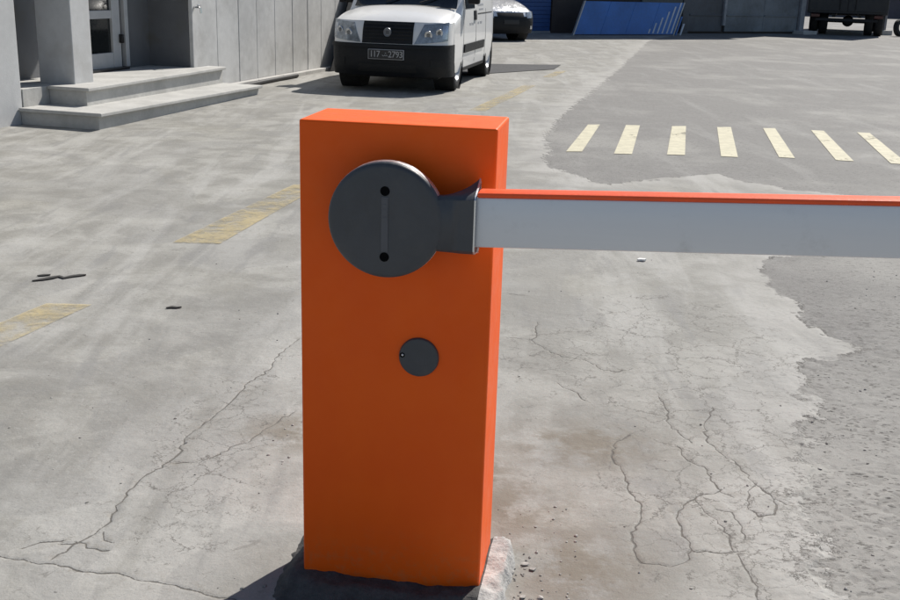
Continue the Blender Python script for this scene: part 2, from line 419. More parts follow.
    sc_ = t.n.new('ShaderNodeVectorMath'); sc_.operation = 'SCALE'; sc_.inputs['Scale'].default_value = 0.16; t.l.new(nz.outputs['Color'], sc_.inputs[0])
    t.l.new(t.tc.outputs['Object'], wv.inputs[0]); t.l.new(sc_.outputs[0], wv.inputs[1])
    crz = t.attr('craze'); brk = t.noise(9, 5, 0.75)
    for sc2, wd, amt in ((5.0, 0.0150, 0.78), (10.0, 0.022, 0.55)):
        ln = t.ramp(t.voro(sc2, 'DISTANCE_TO_EDGE', wv.outputs[0]), wd, wd * 0.25)
        ln = t.math('MULTIPLY', ln, t.ramp(t.math('ADD', brk, t.math('MULTIPLY', crz, 0.22)), 0.56, 0.66))
        col = t.mix(t.math('MULTIPLY', t.math('MULTIPLY', ln, t.ramp(crz, 0.0, 0.5)), amt), col, (0.11, 0.103, 0.092))
    # specks of black grit and tiny holes
    spk = t.math('MULTIPLY', t.ramp(t.voro(16), 0.07, 0.035), t.ramp(t.noise(1.7, 3), 0.5, 0.62))
    col = t.mix(t.math('MULTIPLY', spk, 0.7), col, (0.09, 0.085, 0.08))
    rough = t.ramp(mid, 0.3, 0.7, 0.72, 0.92)
    n1 = t.bump(t.noise(10, 6, 0.65), 0.18, 0.02)
    n2 = t.bump(fine, 0.45, 0.006, n1)
    n3 = t.bump(t.math('ADD', t.math('MULTIPLY', grit, t.math('ADD', 0.35, asp)), t.math('MULTIPLY', t.math('ADD', cf, pits), -0.9)), 0.45, 0.004, n2)
    return t.out(col, rough, 0.0, n3, 0.35)

ground = make_ground()

def paint(name, corners, m, nu, nv, lift=0.004):
    """a painted marking: a thin sheet that follows the ground; corners far-right, far-left, near-left, near-right"""
    fr, fl, nl, nr = corners
    pts = []
    for i in range(nu):
        for j in range(nv):
            s, w = i / (nu - 1), j / (nv - 1)
            pts.append(tuple((fl[k] * (1 - s) + fr[k] * s) * (1 - w) + (nl[k] * (1 - s) + nr[k] * s) * w for k in range(2)))
    hs = ground_fields([p[0] for p in pts], [p[1] for p in pts])[0]
    f = [(i * nv + j, (i + 1) * nv + j, (i + 1) * nv + j + 1, i * nv + j + 1) for i in range(nu - 1) for j in range(nv - 1)]
    b = MB().add([(p[0], p[1], z + lift) for p, z in zip(pts, hs)], f)
    return b.build(name, m, ground, 60)

def paint_material(name, col, lo, hi, scale, top=1.0):
    t = NT(name)
    c = t.mix(t.ramp(t.noise(9, 5), 0.35, 0.7), tuple(v * 0.82 for v in col), col)
    c = t.mix(t.ramp(t.noise(60, 4), 0.5, 0.75, 0, 0.5), c, (0.3, 0.29, 0.26))
    w = t.math('ADD', t.math('MULTIPLY', t.noise(scale, 6, 0.7), 0.65), t.math('MULTIPLY', t.noise(scale * 8, 4, 0.7), 0.35))
    t.put(t.b.inputs['Alpha'], t.ramp(w, lo, hi, 0.0, top))
    return t.out(c, 0.75, 0, t.bump(t.noise(90, 4), 0.4, 0.004))

M_STRIPE = paint_material('crossing_paint', (0.60, 0.56, 0.41), 0.33, 0.43, 1.2)
M_YELLOW = paint_material('yellow_line_paint', (0.56, 0.46, 0.25), 0.34, 0.64, 1.3, 0.72)
STRIPES = [
 [(1.537, 11.545), (1.406, 11.514), (0.987, 9.55), (1.132, 9.579)], [(1.965, 11.563), (1.817, 11.569), (1.408, 9.518), (1.567, 9.521)],
 [(2.462, 11.597), (2.306, 11.561), (1.883, 9.554), (2.043, 9.557)], [(2.950, 11.629), (2.792, 11.592), (2.357, 9.533), (2.500, 9.504)],
 [(3.430, 11.658), (3.292, 11.627), (2.883, 9.578), (3.016, 9.547)], [(3.924, 11.568), (3.793, 11.582), (3.364, 9.503), (3.513, 9.476)],
 [(4.392, 11.514), (4.266, 11.531), (3.819, 9.426), (3.967, 9.398)], [(4.87, 11.50), (4.74, 11.52), (4.29, 9.39), (4.44, 9.36)]]
for q in STRIPES: paint('crossing_stripe', q, M_STRIPE, 4, 22)
def dash(y0, y1, x0, x1, w, w1):
    paint('yellow_dash', [(x1 + w1, y1), (x1 - w1, y1), (x0 - w, y0), (x0 + w, y0)], M_YELLOW, 6, max(8, int((y1 - y0) / 0.06)))
dash(3.55, 4.55, -1.97, -1.68, 0.11, 0.10)
dash(5.75, 7.55, -1.40, -1.03, 0.13, 0.10)
dash(9.3, 11.2, -0.52, -0.02, 0.08, 0.07)
dash(12.4, 15.8, 0.24, 1.06, 0.10, 0.09)
dash(17.2, 18.6, 1.42, 1.78, 0.08, 0.08)

M_DARK = mat('dark_patch_surface', (0.032, 0.033, 0.037), 0.78, var=0.25, scale=2.0, bump=0.5, bscale=60)  # flat near-black patch laid on the ground beside the van
paint('dark_patch', [(1.88, 19.95), (-0.2, 19.5), (-0.2, 16.75), (1.66, 18.85)], M_DARK, 30, 26, 0.008)['label'] = 'dark patch on the pale concrete beside the van'

# ------------------------------------------------------------------ the barrier
def make_barrier():
    t = NT('orange_powder_coat')
    c = t.mix(t.ramp(t.noise(5, 5), 0.3, 0.7), (0.95, 0.112, 0.001), (0.99, 0.128, 0.002))
    c = t.mix(t.ramp(t.noise(9, 6, 0.7), 0.60, 0.82, 0, 0.22), c, (0.82, 0.19, 0.04))
    sep = t.n.new('ShaderNodeSeparateXYZ'); t.l.new(t.tc.outputs['Object'], sep.inputs[0])
    splash = t.math('MULTIPLY', t.ramp(sep.outputs[2], 0.20, 0.03), t.ramp(t.noise(34, 6, 0.75), 0.46, 0.70, 0, 0.28))
    c = t.mix(splash, c, (0.42, 0.25, 0.13))
    scr = t.math('MULTIPLY', t.ramp(t.noise(60, 3, 0.6, t.map((1.0, 1.0, 0.12), (0, R(20), 0))), 0.70, 0.74), t.ramp(t.noise(4, 3), 0.55, 0.65))
    c = t.mix(t.math('MULTIPLY', scr, 0.4), c, (0.55, 0.33, 0.22))
    orange = t.out(c, t.ramp(t.noise(22, 5, 0.65), 0.3, 0.7, 0.42, 0.60), 0, t.bump(t.noise(420, 2), 0.06, 0.002), 0.32)
    dark = mat('charcoal_plastic', (0.060, 0.064, 0.073), 0.45, var=0.15, scale=7, bump=0.08, bscale=500, dirt=(0.085, 0.085, 0.085), dscale=9)
    black = mat('black_hole', (0.003, 0.003, 0.0035), 0.9, spec=0.1)
    strip = mat('inlay_strip', (0.088, 0.092, 0.105), 0.42)
    t = NT('anodised_aluminium')
    br = t.noise(9, 4, 0.6, t.map((0.05, 1, 1)))
    c = t.mix(t.ramp(br, 0.3, 0.7), (0.74, 0.755, 0.785), (0.81, 0.82, 0.84))
    c = t.mix(t.ramp(t.noise(7, 6, 0.7), 0.56, 0.78, 0, 0.4), c, (0.45, 0.45, 0.44))
    alu = t.out(c, t.ramp(br, 0.3, 0.7, 0.42, 0.55), 0.25, None, 0.5)
    rubber = mat('orange_rubber', (0.90, 0.10, 0.018), 0.55, var=0.08, scale=14, bump=0.15, bscale=90)
    bright_metal = mat('glint_and_pin_metal', (0.75, 0.76, 0.78), 0.3, metal=0.8, var=0.06)
    b = empty('barrier_gate', (-0.3378, 2.3398, 0), -0.15265, 'orange road barrier with round charcoal hub and grey boom lowered to the right', 'barrier')
    W, D, T = 0.4327, 0.2196, 1.13
    MB().box((0, 0, -0.02), (W, D, T), 0.0045).build('cabinet', orange, b, 30)
    hc = (0.214, 0, 0.939)
    hub = MB().lathe([(0.0, -0.100), (0.060, -0.1004), (0.112, -0.100), (0.119, -0.0985), (0.1228, -0.095), (0.124, -0.090), (0.124, -0.066), (0.120, -0.062), (0.0, -0.062)], 72, 'y', hc).build('arm_hub', dark, b, 35)
    MB().lathe([(0.1236, -0.0880), (0.1243, -0.0875), (0.1245, -0.086), (0.1245, -0.068), (0.1236, -0.067)], 72, 'y', hc, closed=True).build('hub_glint', bright_metal, hub, 35)  # bright ring added to paint the sun's glint along the hub edge
    MB().lathe([(0.068, -0.0625), (0.068, 0.0005)], 40, 'y', hc).build('hub_shaft', black, b, 35)
    for dz in (0.064, -0.077):
        MB().lathe([(0.0, -0.1008), (0.0088, -0.1012), (0.0094, -0.1016), (0.0100, -0.1014), (0.0104, -0.0995)], 20, 'y', (hc[0], 0, hc[2] + dz)).build('screw_hole', black, hub, 35)
    MB().box((hc[0] - 0.0075, -0.1018, hc[2] - 0.066), (hc[0] + 0.0075, -0.0995, hc[2] + 0.052), 0.0008).build('inlay_strip', strip, hub)
    for k, (z0, z1) in enumerate(((0.040, 0.048), (0.029, 0.036), (0.012, 0.026), (-0.002, 0.009))):
        MB().box((hc[0] - 0.0055, -0.1024, hc[2] + z0), (hc[0] + 0.0055, -0.1016, hc[2] + z1)).build('raised_mark', strip, hub)
    # flared sleeve between hub and boom: a loft of rounded sections along x
    def sec(x, yf, yb, zb, ztf, ztb, zbb):
        r = 0.008
        pts = [(yf, zb + r), (yf, ztf - r), (yf + r, ztf), (yf + (yb - yf) * 0.55, ztf + (ztb - ztf) * 0.42), (yb - r, ztb), (yb, ztb - r), (yb, zbb + r), (yb - r, zbb), (yf + (yb - yf) * 0.5, zb + (zbb - zb) * 0.4), (yf + r, zb)]
        return [(x, y, z) for y, z in pts]
    st = [sec(0.305, -0.097, -0.067, 0.880, 0.996, 0.996, 0.880), sec(0.338, -0.0975, -0.066, 0.879, 0.998, 0.998, 0.879), sec(0.352, -0.098, -0.062, 0.879, 0.999, 1.001, 0.878),
          sec(0.370, -0.098, -0.052, 0.878, 1.000, 1.007, 0.875), sec(0.386, -0.098, -0.038, 0.878, 1.001, 1.015, 0.871), sec(0.396, -0.098, -0.026, 0.878, 1.0015, 1.022, 0.868), sec(0.402, -0.098, -0.018, 0.878, 1.002, 1.028, 0.866)]
    n = len(st[0]); m = MB(); v = [p for s in st for p in s]; f = []
    for i in range(len(st) - 1):
        for k in range(n): f.append((i * n + k, i * n + (k + 1) % n, (i + 1) * n + (k + 1) % n, (i + 1) * n + k))
    f.append(tuple(range(n))); f.append(tuple((len(st) - 1) * n + k for k in range(n))[::-1])
    sl = m.add(v, f).build('arm_sleeve', dark, b, 45)
    a = st[-1]; cy, cz = -0.058, 0.945
    ring = MB(); o1 = [(0.4045, y, z) for _, y, z in a]; i1 = [(0.4045, y + (cy - y) * 0.06, z + (cz - z) * 0.035) for _, y, z in a]
    o0 = [(0.4012, y - (cy - y) * 0.01, z - (cz - z) * 0.008) for _, y, z in a]; i0 = [(0.4012, y, z) for _, y, z in i1]
    v = o0 + o1 + i1 + i0; f = []
    for q in range(3):
        for k in range(n): f.append((q * n + k, q * n + (k + 1) % n, (q + 1) * n + (k + 1) % n, (q + 1) * n + k))
    ring.add(v, f).build('sleeve_glint', bright_metal, sl, 40)  # bright lip ring, coloured for the sun catching the sleeve's end
    # boom, rising very slightly to its tip
    x0, x1, k = 0.385, 3.9, 0.0405
    def bar(y0, y1, za, zb, ch, xa=x0, xb=x1):
        za0, zb0, za1, zb1 = za + k * (xa - 0.413), zb + k * (xa - 0.413), za + k * (xb - 0.413), zb + k * (xb - 0.413)
        return MB().hexa([(xa, y0, za0), (xb, y0, za1), (xb, y1, za1), (xa, y1, za0), (xa, y0, zb0), (xb, y0, zb1), (xb, y1, zb1), (xa, y1, zb0)], ch)
    bm = bar(-0.090, -0.040, 0.893, 0.9995, 0.006).build('boom', alu, b, 40)
    bar(-0.0915, -0.0385, 0.9985, 1.0095, 0.004, 0.4055).build('edge_strip', rubber, bm, 40)
    bar(-0.093, -0.037, 0.888, 1.012, 0.005, x1 - 0.01, x1 + 0.02).build('end_cap', dark, bm, 40)
    # lock cover
    lc = (0.275, 0, 0.609)
    lk = MB().lathe([(0.0, -0.0075), (0.038, -0.0075), (0.0435, -0.0065), (0.0455, -0.004), (0.046, 0.001)], 48, 'y', lc).build('lock_cover', dark, b, 35)
    MB().lathe([(0.0, -0.0080), (0.0058, -0.0080), (0.0062, -0.006)], 20, 'y', (lc[0] - 0.037, 0, lc[2] + 0.004)).build('key_hole', black, lk, 35)
    MB().lathe([(0.0, -0.0105), (0.0018, -0.0102), (0.0026, -0.0092), (0.003, -0.0078)], 14, 'y', (lc[0] - 0.0365, 0, lc[2] + 0.0045)).build('lock_pin', bright_metal, lk, 60)
    return b

barrier = make_barrier()

def make_footing():
    """lump of mortar round the foot of the cabinet, in the cabinet's own axes"""
    ca, sa = math.cos(-0.15265), math.sin(-0.15265)
    W, D = 0.4327, 0.2196
    us = np.arange(-0.20, 0.66, 0.0075); vs = np.arange(-0.34, 0.36, 0.0075)
    U, V = np.meshgrid(us, vs, indexing='ij'); u = U.ravel(); v = V.ravel()
    wx = -0.3378 + u * ca - v * sa; wy = 2.3398 + u * sa + v * ca
    g = ground_fields(wx, wy)[0]
    dr = np.maximum(u - W, 0); dl = np.maximum(-u, 0); df = np.maximum(-v, 0); db = np.maximum(v - D, 0)
    wob = (fbm(u, v, 16, 3, 41) - 0.5)
    rr = 0.060 + 0.030 * wob; rl = 0.075 + 0.05 * wob; rf = 0.13 + 0.09 * wob; rb = 0.045 + 0.03 * wob
    q = np.sqrt((dr / rr) ** 2 + (dl / rl) ** 2 + (df / rf) ** 2 + (db / rb) ** 2)
    top = 0.034 + 0.012 * (fbm(u, v, 9, 3, 51) - 0.5) * 2 + 0.010 * np.clip((u - 0.3) / 0.15, 0, 1) - 0.004 * np.clip((0.06 - u) / 0.1, 0, 1)
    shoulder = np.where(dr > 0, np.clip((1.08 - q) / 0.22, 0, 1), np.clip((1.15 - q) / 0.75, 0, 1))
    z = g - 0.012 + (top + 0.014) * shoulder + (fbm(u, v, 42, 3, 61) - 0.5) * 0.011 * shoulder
    nu, nv = len(us), len(vs); I = np.arange(nu * nv).reshape(nu, nv)
    f = np.stack([I[:-1, :-1], I[1:, :-1], I[1:, 1:], I[:-1, 1:]], -1).reshape(-1, 4)
    keep = (z > g - 0.006)[f].any(1)
    def mortar(name, lo, hi, spot):
        t = NT(name)
        n = t.noise(26, 6, 0.7); n2 = t.noise(90, 4, 0.7)
        c = t.mix(t.ramp(n, 0.35, 0.65), lo, hi)
        c = t.mix(t.ramp(n2, 0.55, 0.72, 0, 0.6), c, spot)
        return t.out(c, 0.9, 0, t.bump(n2, 0.6, 0.008, t.bump(n, 0.5, 0.015)), 0.3)
    pale = (u > W + 0.002)[f].all(1)  # one mortar split: pale where lit, darkened at front and left for shade
    for name, sel, m, lab in (('mortar_footing', keep & ~pale, mortar('shaded_mortar', (0.062, 0.061, 0.060), (0.10, 0.098, 0.095), (0.04, 0.039, 0.038)), 'lump of mortar coloured dark for shade under the front and left of the orange barrier'),
                              ('mortar_footing_lit', keep & pale, mortar('lit_mortar', (0.34, 0.335, 0.325), (0.50, 0.495, 0.48), (0.15, 0.145, 0.14)), 'rough lump of mortar coloured pale for light at the right foot of the orange barrier')):
        g_ = f[sel]; used = np.unique(g_); re = np.zeros(len(u), int); re[used] = np.arange(len(used))
        o = MB().add(np.stack([u, v, z], 1)[used].tolist(), re[g_].tolist()).build(name, m, None, 60)
        o.location = (-0.3378, 2.3398, 0); o.rotation_euler = (0, 0, -0.15265)
        tag(o, lab, 'footing')
make_footing()

# ------------------------------------------------------------------ office building on the left
BA = Vector((-4.157, 9.931, 0)); BRZ = math.atan2(0.96224, 0.27220) - math.pi / 2     # local +y runs along the facade, +x points out into the yard
def make_building():
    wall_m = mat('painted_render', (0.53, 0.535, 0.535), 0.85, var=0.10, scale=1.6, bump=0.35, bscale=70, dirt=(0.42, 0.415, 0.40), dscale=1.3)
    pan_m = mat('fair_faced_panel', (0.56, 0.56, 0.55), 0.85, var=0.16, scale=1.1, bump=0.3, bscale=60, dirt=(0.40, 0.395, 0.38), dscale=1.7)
    in_m = mat('recess_shade_render', (0.135, 0.14, 0.148), 0.85, var=0.12, scale=1.8, bump=0.3, bscale=70, dirt=(0.125, 0.12, 0.098), dscale=2.2)  # recess walls coloured darker than the outer walls to deepen their shade
    fr_m = mat('door_frame_paint', (0.42, 0.43, 0.44), 0.45, var=0.08)
    gl_m = mat('dark_door_glass', (0.012, 0.015, 0.016), 0.06, var=0.2, spec=0.6)
    seam = mat('dark_joint', (0.05, 0.05, 0.05), 0.9)
    iron = mat('dark_ironmongery', (0.03, 0.03, 0.032), 0.4, metal=0.6)
    b = empty('office_building', BA, BRZ, 'grey rendered office building with recessed entrance and ribbed wall', 'building')
    Ht = 4.2
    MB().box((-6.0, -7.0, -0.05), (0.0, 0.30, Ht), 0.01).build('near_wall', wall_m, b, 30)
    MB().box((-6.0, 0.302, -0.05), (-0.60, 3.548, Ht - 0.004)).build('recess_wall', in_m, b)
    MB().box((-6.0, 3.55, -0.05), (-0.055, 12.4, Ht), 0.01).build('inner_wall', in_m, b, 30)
    # cladding panels, each with its own edges and a recessed joint between
    ys = [3.548, 4.16, 4.75, 5.28, 5.85, 6.44, 6.98, 7.49, 8.06, 8.62, 9.2, 9.75, 10.3, 10.9, 11.5, 12.1, 12.4]
    for i in range(len(ys) - 1):
        o = 0.004 * random.uniform(-1, 1)
        MB().box((-0.053, ys[i] + (0.005 if i else 0), 0.02), (o, ys[i + 1] - 0.005, Ht - 0.02), 0.006).build('wall_panel', pan_m, b, 30)
    # the pillar with its bright face to the yard
    MB().box((-0.27, 0.95, 0.31), (0.13, 1.27, 2.9), 0.008).build('pillar', wall_m, b, 30)
    MB().box((-0.599, 0.31, 2.9), (0.32, 3.60, 3.15), 0.01).build('canopy', wall_m, b, 30)
    # door in the back of the recess, glazed in two panes, facing the yard
    d = empty('door', (-0.60, 0, 0)); d.parent = b
    f = MB(); x0, x1 = 0.0, 0.05
    y0, y1, z0, z1 = 1.98, 3.0, 0.34, 2.55
    d.location = (-0.60, 0, 0)
    MB().box((x0, y0, z0), (x1, y0 + 0.09, z1), 0.004).build('door_stile', fr_m, d, 30)
    MB().box((x0, y1 - 0.30, z0), (x1, y1 - 0.14, z1), 0.004).build('door_stile', fr_m, d, 30)
    for za, zb in ((z0, z0 + 0.17), (z0 + 0.55, z0 + 0.64), (z0 + 1.42, z0 + 1.50), (z1 - 0.12, z1)):
        MB().box((x0, y0 + 0.091, za), (x1 - 0.004, y1 - 0.301, zb), 0.004).build('door_rail', fr_m, d, 30)
    for za, zb in ((z0 + 0.171, z0 + 0.549), (z0 + 0.641, z0 + 1.419), (z0 + 1.501, z1 - 0.121)):
        MB().box((x0 + 0.010, y0 + 0.0915, za), (x0 + 0.020, y1 - 0.3015, zb)).build('pane', gl_m, d)
    MB().box((x0, y1 - 0.135, z0), (x1 - 0.035, y1 - 0.075, z1)).build('door_gap', seam, d)
    MB().box((x0, y1 - 0.074, z0), (x1 + 0.02, y1, z1 + 0.07), 0.004).build('door_frame', fr_m, d, 30)
    MB().box((x1 - 0.001, y1 - 0.18, z0 + 0.27), (x1 + 0.05, y1 - 0.150, z0 + 0.37), 0.006).build('door_handle', iron, d, 40)
    MB().box((x0, y0, 0.318), (x1 + 0.10, y1 - 0.14, 0.342), 0.003).build('threshold', iron, d, 30)
    return b
make_building()

def make_steps():
    con = mat('step_concrete', (0.45, 0.445, 0.425), 0.85, var=0.14, scale=3, bump=0.45, bscale=55, dirt=(0.34, 0.335, 0.315), dscale=2.4)
    s = empty('entrance_steps', BA, BRZ, 'two broad concrete steps in front of the recessed doorway', 'steps')
    def step(name, gn, gf, yn, yf, zn, zf, back, zbn, zbf):
        # riser block under an overhanging tread slab
        r = MB().hexa([(back, yn + 0.03, zbn), (gn - 0.045, yn + 0.03, zbn), (gf - 0.045, yf - 0.015, zbf), (back, yf - 0.015, zbf),
                   (back, yn + 0.03, zn - 0.035), (gn - 0.045, yn + 0.03, zn - 0.035), (gf - 0.045, yf - 0.015, zf - 0.035), (back, yf - 0.015, zf - 0.035)], 0.004).build(name, con, s, 30)
        MB().hexa([(back, yn, zn - 0.0345), (gn, yn, zn - 0.0345), (gf, yf, zf - 0.0345), (back, yf, zf - 0.0345),
                   (back, yn, zn), (gn, yn, zn), (gf, yf, zf), (back, yf, zf)], 0.007).build('tread', con, r, 30)
    step('lower_step', 0.885, 0.735, 0.235, 3.90, 0.158, 0.112, 0.004, -0.06, -0.06)
    step('upper_step', 0.465, 0.255, 0.68, 3.88, 0.327, 0.312, 0.006, 0.15, 0.10)
    # the floor of the recess
    MB().hexa([(-0.597, 0.31, 0.1), (0.004, 0.31, 0.1), (0.004, 3.54, 0.1), (-0.597, 3.54, 0.1), (-0.597, 0.31, 0.325), (0.004, 0.31, 0.325), (0.004, 3.54, 0.311), (-0.597, 3.54, 0.311)], 0.004).build('landing', con, s, 30)
make_steps()

def small_fittings():
    con = mat('kerb_concrete', (0.46, 0.45, 0.43), 0.85, var=0.14, scale=4, bump=0.4)
    blk = mat('black_rubber_hose', (0.02, 0.02, 0.022), 0.6, bump=0.2)
    chrome = mat('bright_chrome', (0.85, 0.85, 0.86), 0.12, metal=1.0, var=0.03)
    k = empty('kerb', BA, BRZ, 'low pale kerb running along the foot of the ribbed wall', 'kerb')
    y = 4.3
    while y < 12:
        MB().box((0.008, y, -0.02), (0.10 + random.uniform(-.006, .006), y + 0.79, 0.055), 0.008).build('kerb_stone', con, k, 30); y += 0.80
    h = empty('hose_piece', BA, BRZ, 'short black pipe lying at the end of the steps along the kerb', 'pipe')
    MB().tube([(0.30, 4.15, 0.04), (0.24, 4.5, 0.035), (0.19, 5.0, 0.033), (0.17, 5.6, 0.033), (0.165, 6.2, 0.033)], 0.032, 12).build('pipe', blk, h, 40)
    MB().tube([(0.31, 4.09, 0.04), (0.295, 4.17, 0.04)], 0.04, 12).build('pipe_collar', blk, h, 40)
    w = empty('wall_tap', BA, BRZ, 'small shiny metal fitting at the corner of the ribbed wall', 'fitting')
    MB().tube([(0.0, 3.60, 1.02), (0.07, 3.60, 1.02)], 0.016, 12).build('spindle', chrome, w, 40)
    MB().tube([(0.055, 3.60, 1.025), (0.085, 3.60, 1.01), (0.09, 3.60, 0.95)], 0.012, 12).build('spout', chrome, w, 40)
    MB().box((0.055, 3.57, 1.035), (0.075, 3.63, 1.05), 0.004).build('tap_handle', chrome, w, 40)
small_fittings()

def make_shade_sheet():  # black sheet added to darken the wall beside the van like shade
    m = mat('shade_black', (0.014, 0.014, 0.016), 0.6, var=0.3, scale=3, bump=0.3, bscale=20)
    o = empty('shade_sheet', BA, BRZ, 'black sheet added for the dark shade on the ribbed wall just left of the van', 'sheet')
    def fn(a, w):
        z = 2.3 * w; y = 7.45 + 0.80 * min(z, 1.6) + (11.2 - 7.45 - 0.80 * min(z, 1.6)) * a
        return (0.17 - 0.09 * w + 0.02 * math.sin(a * 31 + w * 3) * (1 - 0.4 * w), y, 0.01 + z)
    g = MB(); A_, W_ = lin(0, 1, 40), lin(0, 1, 16)
    g.grid(fn, A_, W_); g.grid(lambda a, w: (fn(a, w)[0] - 0.012, fn(a, w)[1], fn(a, w)[2]), A_, W_)
    g.build('sheet', m, o, 60)
    for y in (8.9, 10.2, 11.0): MB().tube([(0.0, y, 2.27), (0.10, y, 2.27)], 0.012, 8).build('shade_sheet_hook', M_DARK, o, 40)
make_shade_sheet()

# ------------------------------------------------------------------ vehicles
M_BLACKPL = mat('black_bumper_plastic', (0.010, 0.011, 0.013), 0.6, var=0.2, scale=4, bump=0.1, bscale=300, dirt=(0.020, 0.020, 0.019), dscale=3, spec=0.3)
M_GLASS = mat('dark_window_glass', (0.010, 0.014, 0.018), 0.05, var=0.2, spec=0.7)
M_TYRE = mat('tyre_rubber', (0.018, 0.018, 0.019), 0.8, var=0.2, scale=8, bump=0.3)
M_RIM = mat('silver_wheel_paint', (0.52, 0.53, 0.54), 0.35, metal=0.5, var=0.1, dirt=(0.25, 0.24, 0.22))
M_LAMP = mat('lamp_reflector', (0.55, 0.57, 0.60), 0.18, metal=0.75, var=0.3, scale=14)
M_LENS = mat('lamp_lens', (0.30, 0.33, 0.36), 0.10, metal=0.3, var=0.35, scale=16, coat=1.0)
M_SHADE = mat('lamp_shade', (0.16, 0.17, 0.18), 0.3, metal=0.5)
M_UNDER = mat('underbody', (0.012, 0.012, 0.012), 0.8)
M_SEAM = mat('panel_gap', (0.02, 0.02, 0.02), 0.8)
M_EMBLEM = mat('emblem_metal', (0.20, 0.21, 0.23), 0.4, metal=0.6)
M_PLATE = mat('plate_black', (0.02, 0.02, 0.022), 0.45)
M_PLATEINK = mat('plate_lettering', (0.42, 0.42, 0.43), 0.45)
M_GREYINK = mat('grey_lettering', (0.30, 0.31, 0.33), 0.5)

def text_mesh(name, txt, size, m, parent, loc, rot, depth=0.001):
    cu = bpy.data.curves.new(name, 'FONT'); cu.body = txt; cu.size = size; cu.extrude = depth
    cu.align_x = 'CENTER'; cu.align_y = 'CENTER'; cu.resolution_u = 3
    tmp = bpy.data.objects.new('tmp', cu); C.objects.link(tmp)
    me = bpy.data.meshes.new_from_object(tmp.evaluated_get(bpy.context.evaluated_depsgraph_get()))
    bpy.data.objects.remove(tmp); bpy.data.curves.remove(cu)
    me.name = name; me.materials.clear(); me.materials.append(m)
    o = link(name, me, parent); o.location = loc; o.rotation_euler = rot
    return o

def wheel(parent, x, y, r, w, side):
    """side = +1 / -1: which way the rim faces along x"""
    n = 36
    ty = MB().lathe([(r * 0.62, -w / 2), (r * 0.80, -w / 2 - 0.006), (r * 0.95, -w / 2 + 0.006), (r, -w / 2 + 0.03), (r, w / 2 - 0.03), (r * 0.95, w / 2 - 0.006), (r * 0.80, w / 2 + 0.006), (r * 0.62, w / 2)], n, 'x').build('tyre', M_TYRE, None, 50)
    s = side * w / 2
    rm = MB().lathe([(0.0, s * 0.80), (r * 0.16, s * 0.82), (r * 0.20, s * 0.66), (r * 0.44, s * 0.52), (r * 0.54, s * 0.62), (r * 0.60, s * 0.98), (r * 0.655, s * 1.02)], n, 'x').build('rim', M_RIM, None, 40)
    hub = empty('wheel', (x, y, r)); hub.parent = parent
    ty.parent = hub; rm.parent = hub
    for k in range(8):
        a = k * math.pi / 4; cy, cz = math.cos(a) * r * 0.36, math.sin(a) * r * 0.36
        MB().lathe([(0.0, s * 0.66), (0.020, s * 0.65), (0.022, s * 0.5)], 8, 'x', (0, cy, cz)).build('vent_hole', M_SEAM, hub, 40)
    return hub

